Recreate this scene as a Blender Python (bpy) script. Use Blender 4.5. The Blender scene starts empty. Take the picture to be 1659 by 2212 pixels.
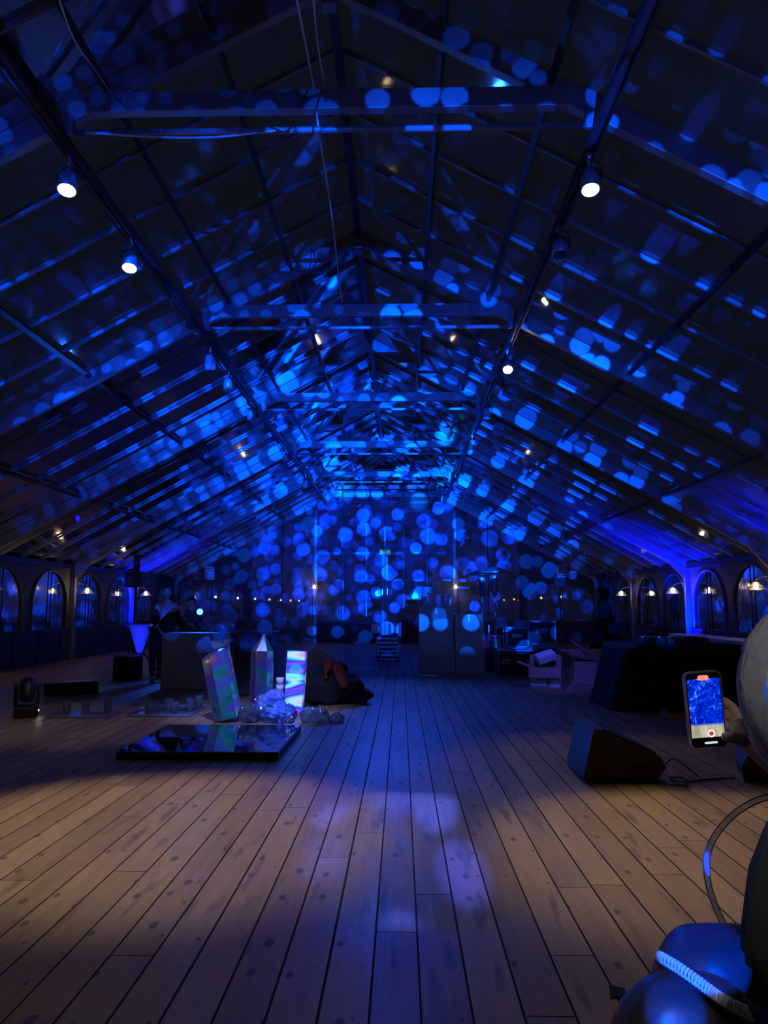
import bpy, bmesh, math, random
from mathutils import Vector, Matrix, noise
random.seed(7)
PI = math.pi
S = bpy.context.scene
COL = S.collection

# ------------------------------------------------------------------ camera
F = 1660.0
PITCH = math.atan(202 / F)
YAW = math.atan(36.5 / F)
EYE = 1.5
cam_d = bpy.data.cameras.new('camera')
cam = bpy.data.objects.new('camera', cam_d)
COL.objects.link(cam)
cam_d.sensor_fit = 'HORIZONTAL'
cam_d.sensor_width = 36.0
cam_d.lens = 36.0 * F / 1659.0
cam_d.clip_end = 300
cam.location = (0, 0, EYE)
cam.rotation_euler = (PI / 2 + PITCH, 0, YAW)
S.camera = cam

# ------------------------------------------------------------------ view, world
S.view_settings.view_transform = 'Standard'
S.view_settings.look = 'None'
S.view_settings.exposure = 0.0
S.view_settings.gamma = 1.0
S.view_settings.use_curve_mapping = False
S.cycles.transparent_max_bounces = 32
S.cycles.max_bounces = 10
S.cycles.use_denoising = True
S.cycles.sample_clamp_indirect = 6.0
W = bpy.data.worlds.new('night')
S.world = W
W.use_nodes = True
W.node_tree.nodes['Background'].inputs[0].default_value = (0.0042, 0.0052, 0.0066, 1)
W.node_tree.nodes['Background'].inputs[1].default_value = 1.0

# ------------------------------------------------------------------ node helpers
def M(nt, op, a, b=None, c=None):
    n = nt.nodes.new('ShaderNodeMath'); n.operation = op
    for i, v in enumerate((a, b, c)):
        if v is None: continue
        if isinstance(v, (int, float)): n.inputs[i].default_value = v
        else: nt.links.new(v, n.inputs[i])
    return n.outputs[0]

def ramp(nt, fac, stops, interp='LINEAR'):
    n = nt.nodes.new('ShaderNodeValToRGB'); n.color_ramp.interpolation = interp
    el = n.color_ramp.elements
    while len(el) < len(stops): el.new(0.5)
    for e, (p, c) in zip(el, stops):
        e.position = p
        e.color = c if len(c) == 4 else (*c, 1)
    nt.links.new(fac, n.inputs[0])
    return n.outputs[0]

def sstep(nt, v, a, b):
    n = nt.nodes.new('ShaderNodeMapRange'); n.interpolation_type = 'SMOOTHSTEP'
    n.inputs[1].default_value = a; n.inputs[2].default_value = b
    nt.links.new(v, n.inputs[0])
    return n.outputs[0]

def combine(nt, x, y, z=0.0):
    n = nt.nodes.new('ShaderNodeCombineXYZ')
    for i, v in enumerate((x, y, z)):
        if isinstance(v, (int, float)): n.inputs[i].default_value = v
        else: nt.links.new(v, n.inputs[i])
    return n.outputs[0]

def split(nt, v):
    n = nt.nodes.new('ShaderNodeSeparateXYZ'); nt.links.new(v, n.inputs[0])
    return n.outputs

def mixc(nt, fac, a, b, mode='MIX'):
    n = nt.nodes.new('ShaderNodeMix'); n.data_type = 'RGBA'; n.blend_type = mode
    for sock, v in ((n.inputs[0], fac), (n.inputs[6], a), (n.inputs[7], b)):
        if isinstance(v, (int, float)): sock.default_value = v
        elif isinstance(v, tuple): sock.default_value = (*v, 1) if len(v) == 3 else v
        else: nt.links.new(v, sock)
    return n.outputs[2]

# ------------------------------------------------------------------ lights
def light(name, kind, loc, energy, color, aim=None, size=0.05, cone=None, blend=0.5, parent=None):
    d = bpy.data.lights.new(name, kind)
    d.energy = energy; d.color = color
    if kind in ('POINT', 'SPOT'): d.shadow_soft_size = size
    if cone: d.spot_size = math.radians(cone); d.spot_blend = blend
    o = bpy.data.objects.new(name, d); COL.objects.link(o)
    o.location = loc
    if aim is not None:
        v = Vector(aim) - Vector(loc)
        o.rotation_euler = v.to_track_quat('-Z', 'Y').to_euler()
    if parent: o.parent = parent
    return o

BLUE = (0.0, 0.06, 1.0)
PROJ = (1.2, -9.5, 2.3)

def gobo(lo, scale, rad, lift, low=None, jitter=1.0, squash=1.0, soft=0.1, spread=0.0175):
    """dot pattern thrown by the projector: cells in direction space"""
    d = lo.data; d.use_nodes = True
    nt = d.node_tree
    em = nt.nodes['Emission']
    geo = nt.nodes.new('ShaderNodeNewGeometry')
    x, y, z = split(nt, geo.outputs['Incoming'])
    if low is None:                       # lamp that points downwards
        u = M(nt, 'DIVIDE', x, z); v = M(nt, 'DIVIDE', y, z)
    else:
        u = M(nt, 'DIVIDE', x, y); v = M(nt, 'DIVIDE', z, y)
    vec = combine(nt, u, M(nt, 'MULTIPLY', v, squash), 0.0)
    vo = nt.nodes.new('ShaderNodeTexVoronoi')
    vo.voronoi_dimensions = '2D'
    vo.inputs['Scale'].default_value = scale
    vo.inputs['Randomness'].default_value = jitter
    nt.links.new(vec, vo.inputs['Vector'])
    h = split(nt, vo.outputs['Color'])
    r = M(nt, 'MULTIPLY_ADD', h[0], rad * 0.55, rad * 0.62)
    dot = M(nt, 'SUBTRACT', r, vo.outputs['Distance'])
    dot = sstep(nt, dot, -soft * 0.4, soft * 0.6)
    bright = M(nt, 'MULTIPLY_ADD', M(nt, 'POWER', h[1], 1.5), 1.1, 0.3)
    st = M(nt, 'MULTIPLY_ADD', M(nt, 'MULTIPLY', dot, bright), 1.0 - lift, lift)
    if low is not None:
        st = M(nt, 'MULTIPLY', st, sstep(nt, v, low, low + 0.008))
        rr = M(nt, 'ADD', M(nt, 'POWER', M(nt, 'ABSOLUTE', M(nt, 'ADD', u, 0.03)), 2), M(nt, 'MULTIPLY', M(nt, 'POWER', M(nt, 'ABSOLUTE', M(nt, 'SUBTRACT', v, 0.065)), 2), 2.0))
        fall = M(nt, 'EXPONENT', M(nt, 'DIVIDE', rr, -spread))
        st = M(nt, 'MULTIPLY', st, fall)
    nt.links.new(st, em.inputs['Strength'])
    return lo

dots = light('dot_projector_or_added_beam', 'SPOT', PROJ, 640000, (0.0, 0.075, 1.0), (PROJ[0] - 1.0, 31.5, PROJ[2] + 2.0), 0.012, 62, 0.5)
gobo(dots, 50, 0.37, 0.03, low=-0.072)
extra_dots = light('dot_projector_or_added_beam', 'SPOT', (-2.2, -9.0, 2.6), 200000, (0.0, 0.065, 1.0), (-1.2, 31.5, 4.2), 0.012, 60, 0.5)  # second projector, added to make the dots denser
gobo(extra_dots, 68, 0.36, 0.12, low=-0.055, spread=0.013)
# blue wash over the middle of the floor, added with no lamp there
light('added_blue_wash', 'SPOT', (-0.4, 18.0, 5.3), 1100, (0.02, 0.09, 1.0), (-0.6, 12.4, 0), 0.1, 66, 0.9)
light('added_crystal_fill', 'SPOT', (-1.7, 6.6, 5.4), 2100, (0.30, 0.36, 1.0), (-2.0, 10.6, 0.6), 0.1, 26, 0.9)  # unseen fill added to brighten the crystals
light('carton_beam', 'SPOT', (1.6, 11.0, 4.5), 260, (0.05, 0.12, 1.0), (1.2, 17.8, 0.7), 0.1, 22, 0.9)
light('added_blue_wash', 'SPOT', (3.0, 10.5, 4.6), 700, (0.06, 0.07, 1.0), (3.0, 14.3, 0.4), 0.1, 24, 0.9)  # another added wash, brightens the open cartons
# glass-patterned light on the near boards
pat = light('pattern_beam', 'SPOT', (0.2, 10.5, 5.2), 4200, (0.10, 0.14, 1.0), (0.1, 5.3, 0), 0.02, 15, 0.35)
gobo(pat, 11.0, 0.32, 0.0, squash=0.26, soft=0.22)
# small beams that catch the bag in the corner
light('bag_beam', 'SPOT', (-0.5, -1.4, 2.4), 4500, BLUE, (0.635, 1.93, 0.565), 0.004, 2.1, 0.35)
light('bag_beam', 'SPOT', (-0.7, -1.4, 2.5), 5500, BLUE, (0.79, 2.15, 0.595), 0.004, 3.0, 0.25)
for _a in ((-2.25, 31.4, 6.15), (0.75, 31.4, 5.75), (1.25, 21.6, 6.3), (1.55, 22.0, 5.6)):
    light('hot_spot_beam', 'SPOT', PROJ, 170000, (0.0, 0.20, 1.0), _a, 0.01, 1.2, 0.9)
light('added_rear_fill', 'SPOT', (-3.0, 1.6, 5.2), 75, (1.0, 0.84, 0.62), (-0.9, 3.1, 0), 0.1, 60, 0.9)  # unseen warm fill added for the nearest boards
light('added_rear_fill', 'SPOT', (-0.3, -2.4, 4.6), 230, (0.92, 0.90, 0.95), (0.66, 1.3, 1.28), 0.15, 9, 0.9)  # unseen fill added to light the hood and jacket
light('hood_beam', 'SPOT', (-0.6, -2.0, 2.2), 1500, BLUE, (0.592, 1.22, 1.372), 0.004, 0.8, 0.4)

# ------------------------------------------------------------------ mesh helpers
class MB:
    def __init__(s): s.bm = bmesh.new()
    def box(s, c, d, rot=None, bev=0.0):
        r = bmesh.ops.create_cube(s.bm, size=1.0)
        vs = r['verts']
        m = Matrix.Translation(c) @ (rot.to_4x4() if rot is not None else Matrix.Identity(4)) @ Matrix.Diagonal((*d, 1))
        bmesh.ops.transform(s.bm, matrix=m, verts=vs)
        if bev > 0:
            es = list({e for v in vs for e in v.link_edges})
            bmesh.ops.bevel(s.bm, geom=es, offset=bev, segments=2, affect='EDGES', profile=0.5)
        return s
    def cyl(s, p0, p1, r0, r1=None, n=16, cap=True):
        r1 = r0 if r1 is None else r1
        p0 = Vector(p0); p1 = Vector(p1); v = p1 - p0
        q = v.to_track_quat('Z', 'Y').to_matrix().to_4x4()
        m = Matrix.Translation((p0 + p1) / 2) @ q
        bmesh.ops.create_cone(s.bm, cap_ends=cap, segments=n, radius1=r0, radius2=max(r1, 1e-5), depth=v.length, matrix=m)
        return s
    def sph(s, c, r, u=20, v=12, rot=None):
        if isinstance(r, (int, float)): r = (r, r, r)
        m = Matrix.Translation(c) @ (rot.to_4x4() if rot is not None else Matrix.Identity(4)) @ Matrix.Diagonal((*r, 1))
        return bmesh.ops.create_uvsphere(s.bm, u_segments=u, v_segments=v, radius=1.0, matrix=m)['verts']
    def lathe(s, prof, c=(0, 0, 0), n=24, rot=None):
        c = Vector(c); R = rot if rot is not None else Matrix.Identity(3)
        rings = []
        for r, z in prof:
            rings.append([s.bm.verts.new(c + R @ Vector((r * math.cos(2 * PI * i / n), r * math.sin(2 * PI * i / n), z))) for i in range(n)])
        for a, b in zip(rings, rings[1:]):
            for i in range(n):
                s.bm.faces.new((a[i], a[(i + 1) % n], b[(i + 1) % n], b[i]))
        for ring, flip in ((rings[0], True), (rings[-1], False)):
            if (ring[0].co - ring[n // 2].co).length > 1e-4:
                s.bm.faces.new(ring[::-1] if flip else ring)
        return s
    def prism(s, poly, d0, d1, plane='XZ'):
        f = {'XZ': lambda a, b, d: (a, d, b), 'YZ': lambda a, b, d: (d, a, b), 'XY': lambda a, b, d: (a, b, d)}[plane]
        A = [s.bm.verts.new(f(a, b, d0)) for a, b in poly]
        B = [s.bm.verts.new(f(a, b, d1)) for a, b in poly]
        n = len(poly)
        s.bm.faces.new(A); s.bm.faces.new(B[::-1])
        for i in range(n): s.bm.faces.new((A[i], B[i], B[(i + 1) % n], A[(i + 1) % n]))
        return s
    def loft(s, A, B, cap=True):
        A = [s.bm.verts.new(p) for p in A]; B = [s.bm.verts.new(p) for p in B]
        n = len(A)
        for i in range(n): s.bm.faces.new((A[i], A[(i + 1) % n], B[(i + 1) % n], B[i]))
        if cap: s.bm.faces.new(A[::-1]); s.bm.faces.new(B)
        return s
    def tube(s, pts, r, n=8):
        pts = [Vector(p) for p in pts]
        rings = []
        for i, p in enumerate(pts):
            t = (pts[min(i + 1, len(pts) - 1)] - pts[max(i - 1, 0)]).normalized()
            a = t.cross(Vector((0.13, 0.21, 0.97)))
            if a.length < 1e-3: a = t.cross(Vector((1, 0, 0)))
            a.normalize(); b = t.cross(a)
            rr = r[i] if isinstance(r, (list, tuple)) else r
            rings.append([s.bm.verts.new(p + (a * math.cos(2 * PI * k / n) + b * math.sin(2 * PI * k / n)) * rr) for k in range(n)])
        for A, B in zip(rings, rings[1:]):
            for i in range(n): s.bm.faces.new((A[i], A[(i + 1) % n], B[(i + 1) % n], B[i]))
        s.bm.faces.new(rings[0][::-1]); s.bm.faces.new(rings[-1])
        return s
    def quad(s, *ps):
        s.bm.faces.new([s.bm.verts.new(p) for p in ps]); return s
    def build(s, name, mat, parent=None, smooth=False, loc=None, solid=0.0):
        bmesh.ops.recalc_face_normals(s.bm, faces=s.bm.faces)
        me = bpy.data.meshes.new(name); s.bm.to_mesh(me); s.bm.free()
        if mat: me.materials.append(mat)
        if smooth:
            for p in me.polygons: p.use_smooth = True
        o = bpy.data.objects.new(name, me); COL.objects.link(o)
        if parent: o.parent = parent
        if loc is not None: o.location = loc
        if solid:
            md = o.modifiers.new('thick', 'SOLIDIFY'); md.thickness = solid; md.offset = 0
        return o

def spline(pts, k=6):
    pts = [Vector(p) for p in pts]; out = []
    for i in range(len(pts) - 1):
        p0, p1, p2, p3 = pts[max(i - 1, 0)], pts[i], pts[i + 1], pts[min(i + 2, len(pts) - 1)]
        for j in range(k):
            t = j / k
            out.append(0.5 * ((2 * p1) + (p2 - p0) * t + (2 * p0 - 5 * p1 + 4 * p2 - p3) * t * t + (3 * p1 - p0 - 3 * p2 + p3) * t ** 3))
    out.append(pts[-1]); return out

def tag(o, label, cat, group=None, kind=None):
    o['label'] = label; o['category'] = cat
    if group: o['group'] = group
    if kind: o['kind'] = kind
    return o

def thing(name, label, cat, loc=(0, 0, 0), rz=0.0, group=None):
    o = bpy.data.objects.new(name, None); COL.objects.link(o)
    o.empty_display_size = 0.1
    o.location = loc; o.rotation_euler = (0, 0, rz)
    return tag(o, label, cat, group)

def struct(o):
    o['kind'] = 'structure'; return o

def copy_tree(o, parent=None):
    c = o.copy(); COL.objects.link(c)
    if parent: c.parent = parent
    for ch in list(o.children): copy_tree(ch, c)
    return c

def crumple(o_mb, verts, amp, freq, seed):
    for v in verts:
        n = noise.noise_vector(v.co * freq + Vector((seed, seed * 2.1, -seed)))
        n2 = noise.noise_vector(v.co * freq * 2.7 + Vector((-seed, seed, 3)))
        v.co += n * amp + n2 * amp * 0.5

def at(px, py, Y):
    x = (px - 829.5) / F; z = (1106 - py) / F; y = 1.0
    y, z = y * math.cos(PITCH) - z * math.sin(PITCH), y * math.sin(PITCH) + z * math.cos(PITCH)
    x, y = x * math.cos(YAW) - y * math.sin(YAW), x * math.sin(YAW) + y * math.cos(YAW)
    k = Y / y
    return Vector((x * k, Y, EYE + z * k))

# ------------------------------------------------------------------ materials
def pbr(name, col, rough=0.5, metal=0.0, spec=0.5, var=0.12, vscale=6.0, bump=0.0, trans=0.0, emit=None, es=0.0, sheen=0.0, alpha=1.0):
    m = bpy.data.materials.new(name); m.use_nodes = True
    nt = m.node_tree; b = nt.nodes['Principled BSDF']
    tc = nt.nodes.new('ShaderNodeTexCoord')
    nz = nt.nodes.new('ShaderNodeTexNoise'); nz.inputs['Scale'].default_value = vscale; nz.inputs['Detail'].default_value = 4
    nt.links.new(tc.outputs['Object'], nz.inputs['Vector'])
    lo = tuple(c * (1 - var) for c in col); hi = tuple(min(1, c * (1 + var)) for c in col)
    nt.links.new(ramp(nt, nz.outputs['Fac'], [(0.3, lo), (0.7, hi)]), b.inputs['Base Color'])
    b.inputs['Roughness'].default_value = rough; b.inputs['Metallic'].default_value = metal
    b.inputs['Specular IOR Level'].default_value = spec
    b.inputs['Transmission Weight'].default_value = trans
    b.inputs['Alpha'].default_value = alpha
    if bump:
        bp = nt.nodes.new('ShaderNodeBump'); bp.inputs['Strength'].default_value = bump; bp.inputs['Distance'].default_value = 0.02
        nt.links.new(nz.outputs['Fac'], bp.inputs['Height']); nt.links.new(bp.outputs[0], b.inputs['Normal'])
    if emit:
        b.inputs['Emission Color'].default_value = (*emit, 1); b.inputs['Emission Strength'].default_value = es
    return m

def clear_film(name, dust_haze=0.05, refl=0.05, tint=(0.92, 0.95, 1.0), wrinkle=0.0, rough=0.03, dcol=(0.38, 0.5, 0.9)):  # film dust, whose blue scatter also stands in for haze
    m = bpy.data.materials.new(name); m.use_nodes = True
    nt = m.node_tree; nt.nodes.clear()
    out = nt.nodes.new('ShaderNodeOutputMaterial')
    tr = nt.nodes.new('ShaderNodeBsdfTransparent'); tr.inputs[0].default_value = (*tint, 1)
    df = nt.nodes.new('ShaderNodeBsdfDiffuse'); df.inputs[0].default_value = (*dcol, 1)
    gl = nt.nodes.new('ShaderNodeBsdfGlossy'); gl.inputs['Roughness'].default_value = rough
    tc = nt.nodes.new('ShaderNodeTexCoord')
    nz = nt.nodes.new('ShaderNodeTexNoise'); nz.inputs['Scale'].default_value = 1.3; nz.inputs['Detail'].default_value = 6
    nt.links.new(tc.outputs['Object'], nz.inputs['Vector'])
    fac = M(nt, 'MULTIPLY', sstep(nt, nz.outputs['Fac'], 0.25, 0.8), dust_haze * 2)
    m1 = nt.nodes.new('ShaderNodeMixShader'); nt.links.new(fac, m1.inputs[0])
    nt.links.new(tr.outputs[0], m1.inputs[1]); nt.links.new(df.outputs[0], m1.inputs[2])
    fr = nt.nodes.new('ShaderNodeFresnel'); fr.inputs[0].default_value = 1.5
    m2 = nt.nodes.new('ShaderNodeMixShader')
    nt.links.new(M(nt, 'MULTIPLY_ADD', fr.outputs[0], 0.9, refl), m2.inputs[0])
    nt.links.new(m1.outputs[0], m2.inputs[1]); nt.links.new(gl.outputs[0], m2.inputs[2])
    if wrinkle:
        nz2 = nt.nodes.new('ShaderNodeTexNoise'); nz2.inputs['Scale'].default_value = 0.9; nz2.inputs['Detail'].default_value = 3
        nt.links.new(tc.outputs['Object'], nz2.inputs['Vector'])
        bp = nt.nodes.new('ShaderNodeBump'); bp.inputs['Strength'].default_value = wrinkle; bp.inputs['Distance'].default_value = 0.05
        nt.links.new(nz2.outputs['Fac'], bp.inputs['Height']); nt.links.new(bp.outputs[0], gl.inputs['Normal'])
    nt.links.new(m2.outputs[0], out.inputs[0])
    return m

def wood_floor():
    m = bpy.data.materials.new('worn_pine_boards'); m.use_nodes = True
    nt = m.node_tree; b = nt.nodes['Principled BSDF']
    tc = nt.nodes.new('ShaderNodeTexCoord')
    x, y, z = split(nt, tc.outputs['Object'])
    PW = 0.19
    xs = M(nt, 'DIVIDE', M(nt, 'ADD', x, 20 * PW - 0.07 + PW * 60), PW)
    idx = M(nt, 'FLOOR', xs); fx = M(nt, 'FRACT', xs)
    wn = nt.nodes.new('ShaderNodeTexWhiteNoise'); wn.noise_dimensions = '1D'
    nt.links.new(idx, wn.inputs['W'])
    rnd = wn.outputs['Value']
    # board ends
    yo = M(nt, 'ADD', M(nt, 'DIVIDE', y, 4.2), M(nt, 'MULTIPLY', rnd, 7.0))
    fy = M(nt, 'FRACT', yo); iy = M(nt, 'FLOOR', yo)
    wn2 = nt.nodes.new('ShaderNodeTexWhiteNoise'); wn2.noise_dimensions = '2D'
    nt.links.new(combine(nt, idx, iy), wn2.inputs['Vector'])
    edge = M(nt, 'MINIMUM', fx, M(nt, 'SUBTRACT', 1.0, fx))
    gapw = M(nt, 'MULTIPLY_ADD', rnd, 0.012, 0.020)
    gap = M(nt, 'LESS_THAN', edge, gapw)
    endg = M(nt, 'LESS_THAN', M(nt, 'MINIMUM', fy, M(nt, 'SUBTRACT', 1.0, fy)), 0.0009)
    # grain
    gv = combine(nt, M(nt, 'MULTIPLY', x, 22.0), M(nt, 'MULTIPLY_ADD', y, 1.1, M(nt, 'MULTIPLY', rnd, 50)), M(nt, 'MULTIPLY', rnd, 9))
    g = nt.nodes.new('ShaderNodeTexNoise'); g.inputs['Scale'].default_value = 1.0; g.inputs['Detail'].default_value = 7; g.inputs['Distortion'].default_value = 0.6
    nt.links.new(gv, g.inputs['Vector'])
    big = nt.nodes.new('ShaderNodeTexNoise'); big.inputs['Scale'].default_value = 0.9; big.inputs['Detail'].default_value = 5
    nt.links.new(combine(nt, M(nt, 'MULTIPLY', x, 2.2), M(nt, 'MULTIPLY', y, 0.8), rnd), big.inputs['Vector'])
    tone = M(nt, 'ADD', M(nt, 'MULTIPLY', wn2.outputs['Value'], 0.22), M(nt, 'ADD', M(nt, 'MULTIPLY', g.outputs['Fac'], 0.35), M(nt, 'MULTIPLY', big.outputs['Fac'], 0.35)))
    col = ramp(nt, tone, [(0.22, (0.12, 0.07, 0.036)), (0.45, (0.28, 0.175, 0.09)), (0.75, (0.41, 0.28, 0.155))])
    # dirt streaks running along boards
    st = nt.nodes.new('ShaderNodeTexNoise'); st.inputs['Scale'].default_value = 1.0; st.inputs['Detail'].default_value = 5
    nt.links.new(combine(nt, M(nt, 'MULTIPLY', x, 9.0), M(nt, 'MULTIPLY', y, 1.3), 3.0), st.inputs['Vector'])
    col = mixc(nt, M(nt, 'MULTIPLY', sstep(nt, st.outputs['Fac'], 0.56, 0.70), 0.75), col, (0.075, 0.045, 0.03))
    # knots
    kn = nt.nodes.new('ShaderNodeTexVoronoi'); kn.voronoi_dimensions = '2D'; kn.inputs['Scale'].default_value = 1.0
    nt.links.new(combine(nt, M(nt, 'MULTIPLY', x, 5.2), M(nt, 'MULTIPLY', y, 2.6)), kn.inputs['Vector'])
    kc = split(nt, kn.outputs['Color'])
    kr = M(nt, 'MULTIPLY', M(nt, 'GREATER_THAN', kc[1], 0.35), M(nt, 'MULTIPLY_ADD', kc[0], 0.085, 0.025))
    kd = M(nt, 'SUBTRACT', kn.outputs['Distance'], kr)
    col = mixc(nt, M(nt, 'MULTIPLY', M(nt, 'SUBTRACT', 1.0, sstep(nt, kd, -0.02, 0.03)), 0.85), col, (0.045, 0.024, 0.014))
    # nails: pairs on every joist
    jy = M(nt, 'MULTIPLY', M(nt, 'SUBTRACT', M(nt, 'FRACT', M(nt, 'DIVIDE', y, 0.62)), 0.5), 0.62)
    n1 = M(nt, 'MULTIPLY', M(nt, 'SUBTRACT', M(nt, 'ABSOLUTE', M(nt, 'SUBTRACT', fx, 0.5)), 0.27), PW)
    nd = M(nt, 'SQRT', M(nt, 'ADD', M(nt, 'POWER', M(nt, 'ABSOLUTE', jy), 2), M(nt, 'POWER', M(nt, 'ABSOLUTE', n1), 2)))
    nail = M(nt, 'LESS_THAN', nd, 0.0055)
    col = mixc(nt, M(nt, 'MULTIPLY', nail, 0.8), col, (0.03, 0.02, 0.015))
    dark = M(nt, 'MAXIMUM', gap, endg)
    col = mixc(nt, dark, col, (0.008, 0.006, 0.005))
    nt.links.new(col, b.inputs['Base Color'])
    rg = M(nt, 'MULTIPLY_ADD', big.outputs['Fac'], 0.35, 0.27)
    nt.links.new(M(nt, 'MAXIMUM', rg, M(nt, 'MULTIPLY', dark, 0.9)), b.inputs['Roughness'])
    b.inputs['Specular IOR Level'].default_value = 0.35
    bp = nt.nodes.new('ShaderNodeBump'); bp.inputs['Strength'].default_value = 0.35; bp.inputs['Distance'].default_value = 0.006
    hgt = M(nt, 'SUBTRACT', M(nt, 'MULTIPLY', g.outputs['Fac'], 0.25), dark)
    nt.links.new(hgt, bp.inputs['Height']); nt.links.new(bp.outputs[0], b.inputs['Normal'])
    return m

def irid(name, seed, metal=0.35, zs=3.0, bright=1.0, emit=0.0, transp=0.0, pal=None):
    m = bpy.data.materials.new(name); m.use_nodes = True
    nt = m.node_tree; b = nt.nodes['Principled BSDF']
    tc = nt.nodes.new('ShaderNodeTexCoord')
    mp = nt.nodes.new('ShaderNodeMapping'); mp.inputs['Location'].default_value = (seed, seed * 1.7, seed * 0.6); mp.inputs['Scale'].default_value = (1.6, 1.6, zs)
    nt.links.new(tc.outputs['Object'], mp.inputs[0])
    nz = nt.nodes.new('ShaderNodeTexNoise'); nz.inputs['Scale'].default_value = 1.0; nz.inputs['Detail'].default_value = 1.5; nz.inputs['Distortion'].default_value = 0.8
    nt.links.new(mp.outputs[0], nz.inputs['Vector'])
    k = bright
    cols = [(0.28, (0.02 * k, 0.10 * k, 0.55 * k)), (0.40, (0.03 * k, 0.55 * k, 0.30 * k)), (0.47, (0.10 * k, 0.30 * k, 0.9 * k)), (0.54, (0.30 * k, 0.12 * k, 0.75 * k)), (0.60, (0.75 * k, 0.30 * k, 0.20 * k)), (0.68, (0.05 * k, 0.65 * k, 0.85 * k)), (0.78, (0.04 * k, 0.10 * k, 0.8 * k))]
    if pal: cols = pal
    c = ramp(nt, nz.outputs['Fac'], cols)
    nt.links.new(c, b.inputs['Base Color'])
    b.inputs['Metallic'].default_value = metal; b.inputs['Roughness'].default_value = 0.14
    b.inputs['Thin Film Thickness'].default_value = 420; b.inputs['Thin Film IOR'].default_value = 1.7
    b.inputs['Coat Weight'].default_value = 0.5
    b.inputs['Alpha'].default_value = 1 - transp
    if emit:
        nt.links.new(c, b.inputs['Emission Color']); b.inputs['Emission Strength'].default_value = emit
    return m

def emis(name, col, s):
    m = bpy.data.materials.new(name); m.use_nodes = True
    nt = m.node_tree; nt.nodes.clear()
    e = nt.nodes.new('ShaderNodeEmission'); e.inputs[0].default_value = (*col, 1); e.inputs[1].default_value = s
    o = nt.nodes.new('ShaderNodeOutputMaterial'); nt.links.new(e.outputs[0], o.inputs[0])
    return m

MAT = dict(
    floor=wood_floor(),
    ground=pbr('night_gravel', (0.03, 0.032, 0.035), 0.9, vscale=2),
    alu=pbr('anodised_aluminium', (0.30, 0.31, 0.34), 0.42, 0.25),
    bar=pbr('grey_glazing_bar', (0.27, 0.28, 0.31), 0.45, 0.1),
    rail=pbr('dark_steel_rail', (0.045, 0.047, 0.055), 0.35, 0.4),
    roof=clear_film('clear_roof_film', 0.125, 0.03, wrinkle=0.0, rough=0.06),
    wallfilm=clear_film('clear_window_film', 0.01, 0.03, wrinkle=0.25, rough=0.05),
    gable=clear_film('gable_glass', 0.32, 0.05, wrinkle=0.0, rough=0.015),
    pvc=pbr('dark_wall_cloth', (0.10, 0.095, 0.10), 0.6),
    panel=pbr('dark_wall_panel', (0.022, 0.022, 0.028), 0.5),
    trim=pbr('white_pvc_edge', (0.22, 0.21, 0.21), 0.5),
    blackm=pbr('black_metal', (0.018, 0.018, 0.02), 0.4, 0.3),
    blackp=pbr('black_plastic', (0.016, 0.016, 0.018), 0.45),
    cloth=pbr('black_cloth', (0.010, 0.010, 0.012), 0.9, bump=0.3, vscale=9),
    jacket=pbr('black_nylon', (0.03, 0.032, 0.04), 0.38, bump=0.25, vscale=14),
    card=pbr('brown_cardboard', (0.36, 0.27, 0.19), 0.8, vscale=3),
    greyboard=pbr('grey_board', (0.36, 0.35, 0.37), 0.75, vscale=2),
    white=pbr('white_plastic', (0.78, 0.78, 0.80), 0.4),
    paper=pbr('white_paper', (0.75, 0.75, 0.75), 0.7),
    ink=pbr('dark_ink', (0.04, 0.04, 0.05), 0.7),
    steel=pbr('brushed_steel', (0.6, 0.61, 0.63), 0.25, 0.9),
    mirror=pbr('mirror_glass', (0.82, 0.84, 0.86), 0.025, 1.0, var=0.01),
    clearp=clear_film('clear_plastic', 0.05, 0.06, rough=0.08, wrinkle=0.6),
    wrap=clear_film('crumpled_wrap', 0.40, 0.12, rough=0.16, wrinkle=1.0),
    acryl=clear_film('clear_acrylic', 0.22, 0.06, rough=0.05),
    bulb=emis('warm_bulb', (1.0, 0.72, 0.36), 48),
    lens=emis('white_lamp_lens', (1.0, 0.95, 0.74), 55),
    lensoff=pbr('glass_lens', (0.05, 0.06, 0.08), 0.08, 0.2, spec=0.8),
    shade=clear_film('glass_shade', 0.25, 0.08, rough=0.1, dcol=(0.9, 0.8, 0.65)),
    led=emis('blue_led', (0.06, 0.40, 1.0), 7),
    ledp=emis('deep_blue_led', (0.01, 0.01, 1.0), 8),
    exit=pbr('green_exit_sign', (0.03, 0.35, 0.22), 0.5, emit=(0.02, 0.30, 0.24), es=0.35),
    exitw=pbr('pale_exit_figure', (0.6, 0.8, 0.75), 0.5, emit=(0.2, 0.6, 0.6), es=0.5),
    skin=pbr('skin', (0.52, 0.34, 0.26), 0.5, var=0.06),
    hair=pbr('dark_hair', (0.03, 0.02, 0.015), 0.5),
    hood=pbr('grey_fleece_hood', (0.58, 0.56, 0.58), 0.95, bump=0.5, vscale=60),
    coat=pbr('dark_green_coat', (0.055, 0.07, 0.062), 0.85, bump=0.2, vscale=40),
    sleeve=pbr('brown_sleeve', (0.12, 0.095, 0.08), 0.85, bump=0.2, vscale=40),
    dark=pbr('dark_clothes', (0.014, 0.014, 0.018), 0.85),
    pale=pbr('pale_shirt', (0.55, 0.57, 0.62), 0.8),
    red=pbr('rust_red_cloth', (0.20, 0.028, 0.018), 0.85),
    case=pbr('phone_case', (0.30, 0.28, 0.34), 0.5),
    glass_b=pbr('black_glass', (0.005, 0.005, 0.006), 0.1),
    coil=pbr('zip_coil', (0.75, 0.78, 0.85), 0.3),
)
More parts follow.
